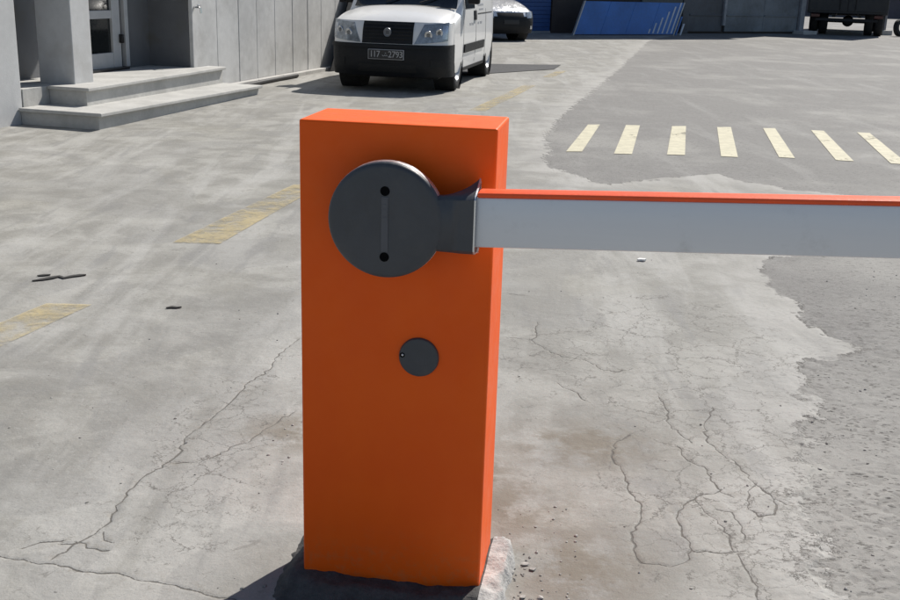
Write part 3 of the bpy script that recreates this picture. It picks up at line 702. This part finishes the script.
def vehicle(root, P, paint_m):
    """a van or car: nose at the origin pointing to local -y, lateral axis x"""
    HW, LC, A = P['hw'], P['corner'], 0.60
    zb, zbt, zf = P['z_low'], P['z_bumper'], P['z_bonnet0']
    def setback(z):
        pts = P['setback']
        for (z0, s0), (z1, s1) in zip(pts[:-1], pts[1:]):
            if z <= z1: return s0 + (s1 - s0) * max(0, (z - z0)) / (z1 - z0)
        return pts[-1][1]
    def front(th, z, off=0.0):
        s, c = math.sin(th), math.cos(th)
        x = (HW + off) * math.copysign(abs(s) ** A, s)
        y = LC - (LC + off) * abs(c) ** A + setback(z) * abs(c) ** 0.5
        return (x, y, z)
    q = math.pi / 2
    def patch(name, m, t0, t1, z0, z1, off, nt=14, nz=6, parent=root, edge=0.02, skew=None, rake=0.0):
        """a raised piece of the front: its face follows the nose, its sides go back into it"""
        g = MB(); T = lin(t0, t1, nt); Z = lin(0, 1, nz)
        def zz(t, w):
            u = (t - t0) / (t1 - t0); a, b = (z0, z1) if not skew else (z0 + skew[0] * u, z1 + skew[1] * u)
            return a + (b - a) * w
        def tt_(t, w): return t + rake * w * (t1 - t) / (t1 - t0)      # raked inner end
        g.grid(lambda t, w: front(tt_(t, w), zz(t, w), off), T, Z)
        for w in (0, 1): g.grid(lambda t, o: front(tt_(t, w), zz(t, w), o), T, [off, off - edge])
        for t in (t0, t1): g.grid(lambda w, o: front(tt_(t, w), zz(t, w), o), Z, [off, off - edge])
        return g.build(name, m, parent, 40)
    # body shell: sections along the length, wheel arches cut out
    Wp = P['profile']
    def Wz(z):
        for (z0, w0), (z1, w1) in zip(Wp[:-1], Wp[1:]):
            if z <= z1: return w0 + (w1 - w0) * max(0, z - z0) / (z1 - z0)
        return Wp[-1][1]
    def zt(u):
        pts = P['roofline']
        for (u0, z0), (u1, z1) in zip(pts[:-1], pts[1:]):
            if u <= u1: return z0 + (z1 - z0) * max(0, u - u0) / (u1 - u0)
        return pts[-1][1]
    def narrow(u): return 1.0 - 0.10 * max(0, (u - (P['len'] - 0.7)) / 0.7) ** 2.5
    def topz(u, f):
        return zt(u) + P['crown'] * (1 - f * f)
    def side(u, z, off=0.0): return (Wz(z) + off) * narrow(u)
    US = sorted(set([round(LC - 0.02, 3)] + [round(v, 3) for v in np.arange(LC, P['len'], 0.11)] + [p[0] for p in P['roofline'] if p[0] > LC] + [P['len']]))
    v = []; n = 0
    for u in US:
        top = zt(u); zs = [zb + 0.02 + (top - 0.05 - zb - 0.02) * k / 11 for k in range(12)]
        we = side(u, top - 0.05)
        ring = [(side(u, z), u, z) for z in zs] + [(we * 0.985, u, top - 0.02), (we * 0.93, u, topz(u, 0.93) - 0.004)] + [(we * f, u, topz(u, f)) for f in (0.7, 0.35, 0.0)]
        full = ring + [(-x, y, z) for x, y, z in ring[-2::-1]]
        n = len(full); v += full
    f = []
    for i in range(len(US) - 1):
        for k in range(n): f.append((i * n + k, i * n + (k + 1) % n, (i + 1) * n + (k + 1) % n, (i + 1) * n + k))
    f.append(tuple(range(n))); f.append(tuple((len(US) - 1) * n + k for k in range(n))[::-1])
    body = MB().add(v, f).build('body', paint_m, root, 32)
    R_ = P['wheel_r']; cut = MB()
    for u in P['axles']:
        cut.lathe([(0.0, -1.2), (R_ + 0.055, -1.2), (R_ + 0.055, 1.2), (0.0, 1.2)], 40, 'x', (0, u, R_ + 0.01))
    co = cut.build('cutter', M_UNDER)
    md = body.modifiers.new('arches', 'BOOLEAN'); md.operation = 'DIFFERENCE'; md.object = co; md.solver = 'EXACT'
    me = bpy.data.meshes.new_from_object(body.evaluated_get(bpy.context.evaluated_depsgraph_get()))
    body.modifiers.clear(); old = body.data; body.data = me; bpy.data.meshes.remove(old); me.name = 'body'
    bpy.data.objects.remove(co)
    me.materials.clear(); me.materials.append(paint_m)
    me.polygons.foreach_set('use_smooth', [True] * len(me.polygons)); me.set_sharp_from_angle(angle=R(32))
    for u in P['axles']:
        for s in (-1, 1):
            wheel(root, s * (HW - 0.115), u, R_, 0.19, s)
            # inside of the wheel arch and its lip
            MB().lathe([(R_ + 0.053, s * (HW - 0.012)), (R_ + 0.05, s * (HW - 0.30)), (0.0, s * (HW - 0.30))], 40, 'x', (0, u, R_ + 0.01)).build('wheel_housing', M_UNDER, root, 40)
    MB().box((-HW + 0.16, LC * 0.5, zb - 0.03), (HW - 0.16, P['len'] - 0.15, zb + 0.06), 0.02).build('underbody', M_UNDER, root, 30)
    # front: fascia, bumper, grille, lamps, bonnet
    g = MB(); T = lin(-q, q, 41)
    g.grid(lambda t, z: front(t, z, -0.004), T, lin(zbt - 0.08, zf, 7)).build('front_fascia', paint_m, root, 40)
    b = MB(); Zs = lin(zb, zbt, 9)
    b.grid(lambda t, z: front(t, z, 0.006), T, Zs)
    b.grid(lambda t, o: front(t, zbt, o), T, [0.006, -0.03]); b.grid(lambda t, o: front(t, zb, o), T, [0.006, -0.10])
    bump = b.build('bumper', P.get('bumper_m', M_BLACKPL), root, 40)
    z1 = P['z_wind']; ub = P['u_wind']; tb = R(78)
    xe = P['hw'] * 0.90
    def bonnet(t, w):
        x0, y0, z0 = front(t, zf); s = t / tb
        x1_, y1 = xe * math.copysign(abs(s) ** 0.72, s), ub - 0.07 * (1 - s * s)
        x = x0 + (x1_ - x0) * w; y = y0 + (y1 - y0) * w
        k = 1 - (1 - w) ** 1.9
        z = zf + (z1 - zf) * k + P['bulge'] * (1 - min(1, abs(x) / xe) ** 2.2) * math.sin(min(1, w * 1.15) * q) - 0.028 * min(1, abs(x) / xe) ** 8
        return (x, y, z + 0.012 * min(1, w * 8))
    bo = MB(); W_ = [0, .01, .03, .06, .12, .2, .3, .42, .55, .7, .85, 1.0]
    bo.grid(bonnet, lin(-tb, tb, 41), W_)
    bo.grid(lambda w, d: tuple(np.array(bonnet(tb, w)) - np.array((0, 0, d))), W_, [0, 0.10])
    bo.grid(lambda w, d: tuple(np.array(bonnet(-tb, w)) - np.array((0, 0, d))), W_, [0, 0.10])
    bo.build('bonnet', paint_m, root, 40)
    # windscreen: follows the body between bonnet and roof
    def glass(u, f_, off=0.012):
        we = side(u, zt(u) - 0.05)
        return (we * f_, u - off * 0.7, topz(u, f_) + off)
    ua, uz = P['screen']
    sc = MB().grid(glass, lin(ua, uz, 12), lin(-0.90, 0.90, 15)); sc.build('windscreen', M_GLASS, root, 60)
    for s in (-0.35, 0.25):
        MB().tube([glass(ua + 0.02, s, 0.03), glass(ua + 0.12, s + 0.33, 0.028)], 0.009, 6).build('wiper', M_SEAM, root, 60)
    return dict(front=front, patch=patch, side=side, bumper=bump, zt=zt, bonnet=bonnet)

def side_patch(name, m, S, u0, u1, z0, z1, off, root, sides=(1, -1), nu=6, nz=5, edge=0.012):
    for s in sides:
        g = MB(); U = lin(u0, u1, nu); Z = lin(z0, z1, nz)
        g.grid(lambda u, z: (s * S(u, z, off), u, z), U, Z)
        for z in (z0, z1): g.grid(lambda u, o: (s * S(u, z, o), u, z), U, [off, off - edge])
        for u in (u0, u1): g.grid(lambda z, o: (s * S(u, z, o), u, z), Z, [off, off - edge])
        yield g.build(name, m, root, 40)

def make_van():
    t = NT('white_van_paint')
    c = t.mix(t.ramp(t.noise(2.5, 5), 0.35, 0.7), (0.80, 0.80, 0.79), (0.84, 0.84, 0.83))
    c = t.mix(t.ramp(t.noise(5, 6, 0.7), 0.55, 0.8, 0, 0.4), c, (0.55, 0.53, 0.49))
    white = t.out(c, 0.32, 0, None, 0.5, 0.5)
    ax = Vector((-0.756, 14.95, 0)); hd = Vector((0.19, 0.98, 0)).normalized()
    rz = -math.atan2(hd.x, hd.y)
    org = ax - hd * 0.82
    r = empty('van', org, rz, 'white delivery van with black bumper and grille parked along the ribbed wall', 'van')
    P = dict(hw=0.845, corner=0.50, z_low=0.20, z_bumper=0.595, z_bonnet0=0.865, z_wind=0.985, u_wind=1.02, bulge=0.05,
             setback=[(0.20, 0.10), (0.30, 0.02), (0.45, 0.0), (0.58, 0.012), (0.61, 0.035), (0.78, 0.08), (0.865, 0.15)],
             profile=[(0.2, 0.80), (0.34, 0.83), (0.60, 0.845), (0.90, 0.84), (1.05, 0.825), (1.75, 0.70)],
             roofline=[(0.45, 0.85), (0.70, 0.905), (1.0, 0.965), (1.10, 1.03), (1.70, 1.68), (1.95, 1.775), (3.2, 1.80), (4.05, 1.78), (4.16, 1.72)],
             crown=0.045, len=4.16, wheel_r=0.315, axles=(0.86, 3.44), screen=(1.05, 1.69))
    r.scale = (0.94, 0.95, 1.03)
    K = vehicle(r, P, white)
    pa = K['patch']
    for s in (1, -1):
        a, b_ = (R(15), R(66)) if s > 0 else (-R(15), -R(66))
        # lamp unit: lens plate with two reflector bowls, lower edge dropping inwards
        lens = pa('headlight', M_LENS, a, b_, 0.605, 0.842, 0.007, 14, 6, r, 0.03, (0.045, 0.03), s * R(9))
        for tt, rr, zz in ((s * R(30), 0.050, 0.715), (s * R(46), 0.046, 0.745)):
            p = K['front'](tt, zz, 0.004); p2 = K['front'](tt + 0.02, zz, 0.004)
            d = Vector((p2[0] - p[0], p2[1] - p[1], 0)).normalized(); nrm = Vector((d.y, -d.x, 0)); nrm = nrm if nrm.y < 0 else -nrm
            m = MB().lathe([(0.0, 0.004), (rr * 0.4, 0.007), (rr * 0.75, 0.010), (rr, 0.013), (rr * 1.08, 0.010), (rr * 1.1, 0.0)], 24, 'y')
            bw = m.build('reflector', M_LAMP, lens, 50)
            ang = math.atan2(nrm.y, nrm.x) - math.pi / 2
            bw.location = p; bw.rotation_euler = (R(-8), 0, ang)
            sp = MB().lathe([(0.0, 0.0145), (rr * 0.5, 0.0135), (rr * 0.52, 0.006)], 18, 'y').build('bulb_shade', M_SHADE, lens, 50)
            sp.location = p; sp.rotation_euler = (R(-8), 0, ang)
        ind = pa('indicator', M_LAMP, s * R(52), s * R(64), 0.67, 0.83, 0.010, 6, 4, r, 0.02)
    gr = pa('grille', M_BLACKPL, -R(13.5), R(13.5), 0.60, 0.862, 0.004, 16, 6, r, 0.03)
    for k in range(5):
        z = 0.655 + 0.042 * k
        pa('grille_bar', M_UNDER, -R(12.6), R(12.6), z, z + 0.012, 0.013, 12, 2, gr, 0.02)
    # round emblem on the grille
    p = K['front'](0, 0.735, 0.012)
    em = MB().lathe([(0.0, -0.012), (0.036, -0.012), (0.040, -0.020), (0.050, -0.022), (0.055, -0.016), (0.056, 0.02)], 32, 'y', p).build('emblem', M_EMBLEM, r, 40)
    for q_ in (-0.018, -0.006, 0.006, 0.018):
        MB().box((p[0] + q_ - 0.003, p[1] - 0.0165, p[2] - 0.022), (p[0] + q_ + 0.003, p[1] - 0.0115, p[2] + 0.022), 0.001).build('emblem_bar', M_PLATE, em)
    # bumper details
    bp = K['bumper']
    pa('air_intake', M_UNDER, -R(17), R(17), 0.25, 0.35, 0.012, 14, 3, bp, 0.02)
    pa('bumper_ledge', M_BLACKPL, -R(70), R(70), 0.545, 0.585, 0.020, 30, 3, bp, 0.03)
    for s in (1, -1):
        pa('tow_cover', M_BLACKPL, s * R(34), s * R(44), 0.33, 0.42, 0.012, 6, 3, bp, 0.02)
    # number plate: black with pale characters, at the middle of the bumper, leaning a little
    y = -0.030
    MB().box((-0.25, y, 0.408), (0.25, y + 0.05, 0.530), 0.004).build('number_plate', M_PLATEINK, r, 30)
    pl = MB().box((-0.243, y - 0.003, 0.414), (0.243, y + 0.002, 0.524), 0.002).build('plate_field', M_PLATE, r, 30)
    for ch, cx in zip('1172793', (-0.200, -0.155, -0.105, 0.060, 0.112, 0.164, 0.214)):
        text_mesh('plate_digit', ch, 0.110, M_PLATEINK, r, (cx, y - 0.0045, 0.469), (R(90), 0, 0))
    w = MB()                                           # the small joined word between the two numbers
    w.tube([(-0.050, y - 0.004, 0.462), (-0.036, y - 0.004, 0.450), (-0.020, y - 0.004, 0.452), (-0.012, y - 0.004, 0.468), (-0.004, y - 0.004, 0.452), (0.008, y - 0.004, 0.452), (0.012, y - 0.004, 0.470), (0.020, y - 0.004, 0.452), (0.030, y - 0.004, 0.448)], 0.004, 6)
    w.tube([(-0.01, y - 0.004, 0.486), (0.006, y - 0.004, 0.486)], 0.004, 6)
    w.build('plate_word', M_PLATEINK, r)
    S = K['side']
    # door glass, mouldings, gaps, handles, lettering on the flank
    for o in side_patch('door_window', M_GLASS, S, 1.33, 2.06, 1.02, 1.56, 0.006, r): pass
    for o in side_patch('side_moulding', M_BLACKPL, S, 1.22, 2.86, 0.455, 0.565, 0.020, r, edge=0.03): pass
    for o in side_patch('sill_trim', M_BLACKPL, S, 1.25, 3.05, 0.215, 0.26, 0.012, r, edge=0.02): pass
    for u in (1.17, 2.16, 3.02):
        for o in side_patch('panel_gap', M_SEAM, S, u, u + 0.010, 0.30, 1.0, 0.0022, r, nu=2, nz=8, edge=0.004): pass
    for o in side_patch('door_handle', M_BLACKPL, S, 1.98, 2.12, 0.86, 0.985, 0.022, r, edge=0.03): pass
    for o in side_patch('slide_rail', M_SEAM, S, 2.3, 3.9, 0.93, 0.945, 0.004, r, edge=0.006): pass
    for z0, z1, u0, u1 in ((1.045, 1.07, 2.34, 2.82), (0.985, 1.005, 2.42, 2.80), (0.80, 0.83, 1.62, 1.72), (0.80, 0.83, 1.78, 1.96), (0.80, 0.83, 2.30, 2.42), (0.80, 0.83, 2.5, 2.66)):
        for o in side_patch('faded_lettering', M_GREYINK, S, u0, u1, z0, z1, 0.003, r, sides=(1,), edge=0.004): pass
    for s in (1, -1):
        MB().box((s * 0.86 - 0.0, 1.30, 1.08), (s * 1.03, 1.42, 1.30), 0.03).build('wing_mirror', M_BLACKPL, r, 40)
    return r
make_van()

def make_car():
    t = NT('silver_car_paint')
    c = t.mix(t.ramp(t.noise(3, 4), 0.35, 0.7), (0.76, 0.77, 0.79), (0.84, 0.85, 0.87))
    silver = t.out(c, 0.22, 0.35, t.bump(t.noise(4.0, 3), 0.6, 0.06), 0.5, 1.0)
    r = empty('parked_car', (1.30, 27.3, 0), R(28), 'silver car with black bumper half hidden behind the white van', 'car')
    P = dict(hw=0.80, corner=0.62, z_low=0.20, z_bumper=0.60, z_bonnet0=0.72, z_wind=0.98, u_wind=1.25, bulge=0.05,
             setback=[(0.20, 0.08), (0.32, 0.0), (0.5, 0.0), (0.60, 0.03), (0.72, 0.10)],
             profile=[(0.2, 0.76), (0.34, 0.79), (0.60, 0.80), (0.85, 0.785), (0.95, 0.77), (1.4, 0.60)],
             roofline=[(0.55, 0.74), (0.9, 0.86), (1.25, 0.96), (1.35, 1.02), (2.05, 1.38), (2.4, 1.43), (3.2, 1.40), (3.7, 1.2), (3.9, 0.95)],
             crown=0.04, len=3.9, wheel_r=0.30, axles=(0.80, 3.25), screen=(1.30, 2.0))
    K = vehicle(r, P, silver); pa = K['patch']
    for s in (1, -1):
        pa('headlight', M_LENS, s * R(24), s * R(66), 0.56, 0.70, 0.010, 12, 5, r, 0.03, (0.02, 0.02))
        pa('fog_lamp', M_LAMP, s * R(36), s * R(46), 0.30, 0.38, 0.012, 6, 4, K['bumper'], 0.02)
    pa('grille', M_BLACKPL, -R(16), R(16), 0.58, 0.69, 0.008, 12, 4, r, 0.03)
    pa('number_plate', M_PLATE, -R(6), R(6), 0.42, 0.52, 0.018, 6, 3, r, 0.02)
    S = K['side']
    for o in side_patch('door_window', M_GLASS, S, 1.75, 3.1, 0.97, 1.30, 0.006, r): pass
    for u in (1.35, 2.3, 3.1):
        for o in side_patch('panel_gap', M_SEAM, S, u, u + 0.01, 0.3, 0.92, 0.002, r, nu=2, nz=6, edge=0.004): pass
make_car()

# ------------------------------------------------------------------ warehouse across the end of the yard
WO = Vector((0.2, 31.2, 0)); WRZ = math.atan2(0.51, 0.86)        # local +x along the facade, -y towards the yard
def make_warehouse():
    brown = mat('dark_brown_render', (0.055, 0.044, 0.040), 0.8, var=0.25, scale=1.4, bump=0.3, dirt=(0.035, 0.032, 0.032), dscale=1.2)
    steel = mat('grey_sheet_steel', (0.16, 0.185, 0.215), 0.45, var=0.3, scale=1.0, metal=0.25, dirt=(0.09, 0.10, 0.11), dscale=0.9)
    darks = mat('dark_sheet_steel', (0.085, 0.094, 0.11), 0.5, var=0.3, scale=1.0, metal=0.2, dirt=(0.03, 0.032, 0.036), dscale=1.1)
    blue = mat('blue_shutter_paint', (0.028, 0.085, 0.26), 0.5, var=0.2, scale=2, dirt=(0.02, 0.05, 0.13), dscale=1.5)
    pale = mat('pale_trim', (0.30, 0.31, 0.33), 0.6, var=0.2)
    roofm = mat('roof_sheet', (0.30, 0.31, 0.32), 0.5, var=0.1)
    w = empty('warehouse', WO, WRZ, 'dark shaded warehouse front across the far end of the yard', 'building')
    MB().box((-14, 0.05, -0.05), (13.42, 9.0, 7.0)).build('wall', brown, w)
    MB().box((-14.3, -0.25, 7.002), (13.7, 9.3, 7.15), 0.02).build('roof', roofm, w, 30)
    # blue shutter left of the brown pier, made of slats
    sh = MB().box((0.2, 0.0, 0.0), (2.92, 0.049, 0.06), 0.004).build('shutter_foot', pale, w, 30)
    for k in range(22):
        z = 0.062 + k * 0.115
        MB().box((0.2, 0.012, z), (2.90, 0.0485, z + 0.111), 0.012).build('shutter_slat', blue, w, 30)
    MB().box((2.925, -0.03, 0), (3.95, 0.0485, 5.9), 0.01).build('pier', brown, w, 30)
    MB().box((7.95, -0.04, 0), (8.22, 0.0485, 5.9), 0.01).build('pier', darks, w, 30)
    # sheet steel doors with posts
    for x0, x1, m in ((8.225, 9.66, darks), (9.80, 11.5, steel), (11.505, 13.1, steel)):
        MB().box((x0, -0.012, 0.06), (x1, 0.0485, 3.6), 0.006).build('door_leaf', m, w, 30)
        for zc in (0.55, 1.5, 2.5):
            MB().box((x0 + 0.03, -0.045, zc), (x1 - 0.03, -0.0125, zc + 0.05), 0.006).build('door_rib', m, w, 30)
    MB().box((9.665, -0.09, 0.25), (9.76, 0.0485, 3.7), 0.008).build('door_post', pale, w, 30)
    MB().box((13.15, -0.10, 0.0), (13.36, 0.0485, 5.9), 0.01).build('corner_post', pale, w, 30)
    MB().box((13.0, -0.45, -0.05), (13.65, 0.6, 0.11), 0.015).build('corner_footing', mat('footing_concrete', (0.5, 0.49, 0.47), 0.8), w, 30)
    MB().box((3.955, 0.0, 2.2), (7.945, 0.0485, 2.5), 0.01).build('lintel', darks, w, 30)
    MB().box((6.3, -0.01, 0.85), (7.94, 0.0485, 2.195), 0.01).build('grey_hatch', mat('hatch_grey', (0.12, 0.13, 0.13), 0.7, var=0.3, scale=1.0), w, 30)
make_warehouse()

def make_board():
    blue = mat('blue_board_paint', (0.042, 0.165, 0.50), 0.42, var=0.18, scale=1.6, dirt=(0.036, 0.13, 0.38), dscale=1.0)
    white = mat('white_board_tone', (0.55, 0.60, 0.68), 0.5, var=0.1)
    edge = mat('board_edge_metal', (0.42, 0.43, 0.44), 0.45, metal=0.4)
    b = empty('sign_board', WO, WRZ, 'long blue slanted board with rising white bars propped before the warehouse', 'board')
    y0, Hh, sk = -1.15, 0.95, 0.42                       # stands on the ground, its ends raked over to the right
    xa, xb = 2.93, 6.62
    lean = 0.10
    def slab(name, m, a0, a1, z0, z1, yf, yb, par, ch=0.004):
        q = lambda x, z, y: (x + sk * z / Hh, y + lean * z, z)
        return MB().hexa([q(a0, z0, yf), q(a1, z0, yf), q(a1, z0, yb), q(a0, z0, yb), q(a0, z1, yf), q(a1, z1, yf), q(a1, z1, yb), q(a0, z1, yb)], ch).build(name, m, par, 30)
    # sheets of the board, butted side by side
    n = 4
    for k in range(n):
        a0 = xa + (xb - xa) * k / n; a1 = xa + (xb - xa) * (k + 1) / n - 0.006
        slab('board_sheet', blue, a0, a1, 0.03, Hh, y0, y0 + 0.05, b)
    slab('edge_trim', edge, xa - 0.05, xa - 0.004, 0.0, Hh + 0.01, y0 - 0.01, y0 + 0.06, b)
    slab('edge_trim', edge, xb + 0.002, xb + 0.045, 0.0, Hh + 0.01, y0 - 0.01, y0 + 0.06, b)
    for k, (x, hh) in enumerate(((5.26 + 0.36, 0.13), (5.42 + 0.36, 0.30), (5.60 + 0.36, 0.46), (5.78 + 0.36, 0.63), (5.96 + 0.36, 0.78), (6.09 + 0.40, 0.90))):  # pale slanted bars, taller towards the right end of the board
        slab('white_bar', white, x, x + 0.055, 0.06, 0.06 + hh, y0 - 0.008, y0 - 0.001, b, 0.002)
    for x in (3.6, 5.2, 6.4):
        MB().tube([(x + 0.3, y0 + 0.11, 0.7), (x + 0.3, -0.12, 0.02)], 0.025, 8).build('prop', edge, b, 40)
    for x, hh in ((6.80, 0.55), (6.98, 0.34)):
        slab('loose_slat', white if hh < 0.4 else blue, x, x + 0.06, 0.0, hh, y0 + 0.1, y0 + 0.14, b, 0.003)
make_board()

# ------------------------------------------------------------------ truck seen from behind at the right edge
def make_truck():
    box = mat('dark_truck_body', (0.016, 0.018, 0.022), 0.5, var=0.3, scale=1.2, dirt=(0.03, 0.03, 0.032), dscale=1.5)
    frame = mat('truck_chassis', (0.012, 0.012, 0.013), 0.7, var=0.2)
    galv = mat('galvanised_bar', (0.28, 0.28, 0.27), 0.5, metal=0.5)
    red = mat('tail_lamp_red', (0.07, 0.008, 0.007), 0.3)
    fw = Vector((0.33, 0.944, 0)).normalized()
    r = empty('truck', (13.0, 37.5, 0), -math.atan2(fw.x, fw.y), 'dark truck seen from behind beside the warehouse corner', 'truck')
    hw = 1.28
    MB().box((-hw, 0, 0.70), (hw, 5.2, 3.9), 0.03).build('cargo_box', box, r, 30)
    for s in (-1, 1):
        d = MB().box((min(s * 0.012, s * (hw - 0.05)), -0.03, 0.78), (max(s * 0.012, s * (hw - 0.05)), -0.001, 3.8), 0.01).build('rear_door', box, r, 30)
        MB().tube([(s * 0.25, -0.05, 0.82), (s * 0.25, -0.05, 3.1)], 0.018, 8).build('lock_rod', frame, d, 40)
        MB().box((s * 0.42 - 0.05, 0.05, 0.58), (s * 0.42 + 0.05, 6.4, 0.697), 0.01).build('chassis_rail', frame, r, 30)
        MB().box((s * 0.92 - 0.30, 1.75, 0.22), (s * 0.92 + 0.30, 1.78, 0.695)).build('mud_flap', frame, r)
        MB().box((s * 1.0 - 0.14, -0.06, 0.58), (s * 1.0 + 0.14, 0.0, 0.68), 0.01).build('tail_lamp', red, r, 30)
        for x in (s * 1.06, s * 0.74):
            wheel(r, x, 1.2, 0.46, 0.27, s)
        wheel(r, s * 1.0, 5.9, 0.46, 0.27, s)
    MB().tube([(-0.62, 1.2, 0.46), (0.62, 1.2, 0.46)], 0.075, 12).build('rear_axle', frame, r, 40)
    MB().lathe([(0.0, -0.20), (0.13, -0.17), (0.19, -0.06), (0.19, 0.06), (0.13, 0.17), (0.0, 0.20)], 20, 'y', (0.05, 1.2, 0.45)).build('differential', frame, r, 40)
    MB().box((-0.98, -0.02, 0.46), (0.98, 0.06, 0.55), 0.01).build('underrun_bar', frame, r, 30)
    MB().box((-1.1, 5.3, 0.55), (1.1, 6.9, 2.5), 0.08).build('cab', box, r, 40)
make_truck()

def far_things():
    con = mat('block_concrete', (0.46, 0.45, 0.43), 0.85, var=0.15, scale=6, bump=0.4)
    dk = mat('dusky_wall', (0.11, 0.10, 0.115), 0.85, var=0.25, scale=0.6, dirt=(0.07, 0.065, 0.07), dscale=0.5)
    st = mat('steel_post_grey', (0.20, 0.20, 0.215), 0.5, metal=0.4)
    w = empty('boundary_wall', (0, 0, 0), 0, 'dusky boundary wall far behind the dark truck', 'wall')
    x = 9.0
    while x < 70:
        MB().box((x, 66 + random.uniform(-.03, .03), -0.05), (x + 2.95, 66.25, 3.2), 0.02).build('wall_bay', dk, w, 30); x += 3.0
    p = empty('steel_post', (14.95, 39.2, 0), R(20), 'slim grey steel post on a pale concrete block right of the truck', 'post')
    MB().box((-0.05, -0.05, 0.16), (0.05, 0.05, 3.0), 0.01).build('shaft', st, p, 30)
    MB().box((-0.22, -0.20, -0.02), (0.22, 0.20, 0.16), 0.02).build('concrete_block', con, p, 30)
    ty = MB().lathe([(0.17, -0.08), (0.23, -0.095), (0.28, -0.075), (0.29, 0.0), (0.28, 0.075), (0.23, 0.095), (0.17, 0.08), (0.18, 0.0)], 28, 'y', closed=True).build('old_tyre', M_TYRE, None, 50)
    ty.location = (15.15, 38.3, 0.285); ty.rotation_euler = (R(-6), 0, R(35))
    tag(ty, 'old black tyre standing by the pale concrete block right of the truck', 'tyre')
far_things()

# ------------------------------------------------------------------ scraps and grit on the ground
def scrap(name, pts, w, m, label, cat, thick=0.003):
    """a flat, ragged sliver lying on the ground"""
    rr = random.Random(len(label)); p = [Vector((x, y, 0)) for x, y in pts]
    g = MB(); n = len(p); v = []
    for i, q in enumerate(p):
        d = (p[min(i + 1, n - 1)] - p[max(i - 1, 0)]).normalized(); s = Vector((-d.y, d.x, 0))
        k = w * (0.35 if i in (0, n - 1) else 1.0)
        a = q + s * k * rr.uniform(0.6, 1.1); b = q - s * k * rr.uniform(0.6, 1.1)
        z = H(q.x, q.y) + 0.003
        lift = rr.uniform(0, 0.002)
        v += [(a.x, a.y, z), (b.x, b.y, z), (b.x, b.y, z + thick + lift), (a.x, a.y, z + thick + lift)]
    f = []
    for i in range(n - 1):
        for k in range(4): f.append((i * 4 + k, i * 4 + (k + 1) % 4, (i + 1) * 4 + (k + 1) % 4, (i + 1) * 4 + k))
    f += [(0, 1, 2, 3), ((n - 1) * 4 + 3, (n - 1) * 4 + 2, (n - 1) * 4 + 1, (n - 1) * 4)]
    return tag(g.add(v, f).build(name, m, None, 40), label, cat)
M_SCRAP = mat('black_scrap', (0.036, 0.034, 0.032), 0.85, var=0.3, bump=0.4)
M_WHITE = mat('white_scrap', (0.80, 0.80, 0.78), 0.6, var=0.06)
scrap('rubber_scrap', [(-1.975, 4.895), (-1.935, 4.925), (-1.905, 4.955), (-1.88, 4.985), (-1.85, 4.965), (-1.82, 4.995), (-1.79, 5.02), (-1.765, 5.03)], 0.016, M_SCRAP, 'long crooked black scrap on the concrete left of the barrier', 'scrap')
scrap('rubber_scrap', [(-1.985, 4.985), (-1.96, 5.0), (-1.93, 5.01)], 0.012, M_SCRAP, 'short black sliver just beyond the long crooked scrap', 'scrap')
scrap('rubber_scrap', [(-1.245, 4.525), (-1.225, 4.54), (-1.20, 4.537), (-1.183, 4.545)], 0.012, M_SCRAP, 'small black scrap between the long scrap and the barrier', 'scrap')
scrap('paper_scrap', [(1.005, 5.65), (1.02, 5.662), (1.04, 5.655), (1.05, 5.66)], 0.018, M_WHITE, 'tiny white scrap on the ground below the boom', 'scrap', 0.010)

def make_gravel():
    t = NT('grit_stones')
    c = t.mix(t.ramp(t.noise(30, 3), 0.35, 0.65), (0.20, 0.195, 0.18), (0.42, 0.41, 0.385))
    m = t.out(c, 0.9, 0, t.bump(t.noise(300, 3), 0.4, 0.002), 0.3)
    ico = bmesh.new(); bmesh.ops.create_icosphere(ico, subdivisions=1, radius=1.0)
    bv = np.array([v.co[:] for v in ico.verts]); bf = [[v.index for v in f.verts] for f in ico.faces]; ico.free()
    rr = np.random.RandomState(7); P = []
    def scatter(n, x0, x1, y0, y1, s0, s1, need=None):
        x = rr.uniform(x0, x1, n * 4); y = y0 + (y1 - y0) * rr.uniform(0, 1, n * 4) ** 1.3
        h, e, pit = ground_fields(x, y); k = 0
        dens = fbm(x, y, 2.4, 3, 77)
        for i in range(len(x)):
            if need == 'a' and e[i] < 0.01: continue
            if need == 'c' and e[i] > -0.02: continue
            if dens[i] < rr.uniform(0.35, 0.62): continue
            P.append((x[i], y[i], h[i], s0 + (s1 - s0) * rr.uniform() ** 3)); k += 1
            if k >= n: break
    scatter(420, 0.9, 2.6, 2.1, 5.6, 0.0015, 0.0055, 'a')
    scatter(160, -1.6, 1.4, 2.1, 6.0, 0.0015, 0.0045, 'c')
    scatter(90, 0.12, 0.36, 2.2, 2.8, 0.0015, 0.005)
    scatter(40, 0.165, 0.25, 2.22, 2.52, 0.003, 0.008)
    scatter(60, -0.55, -0.33, 2.3, 3.4, 0.0015, 0.005)
    g = MB()
    for x, y, z, s in P:
        d = bv * (1 + rr.uniform(-0.35, 0.35, (len(bv), 1))) * np.array([s * rr.uniform(.8, 1.5), s * rr.uniform(.8, 1.4), s * rr.uniform(.5, .9)])
        a = rr.uniform(0, 6.28); ca, sa = math.cos(a), math.sin(a)
        g.add([(x + p[0] * ca - p[1] * sa, y + p[0] * sa + p[1] * ca, z + s * 0.35 + p[2]) for p in d], bf)
    me = bpy.data.meshes.new('grit'); me.from_pydata(g.v, [], g.f); me.materials.append(m)
    tag(link('grit', me), 'loose grit and crumbs of stone scattered over the yard', 'grit', kind='stuff')
make_gravel()
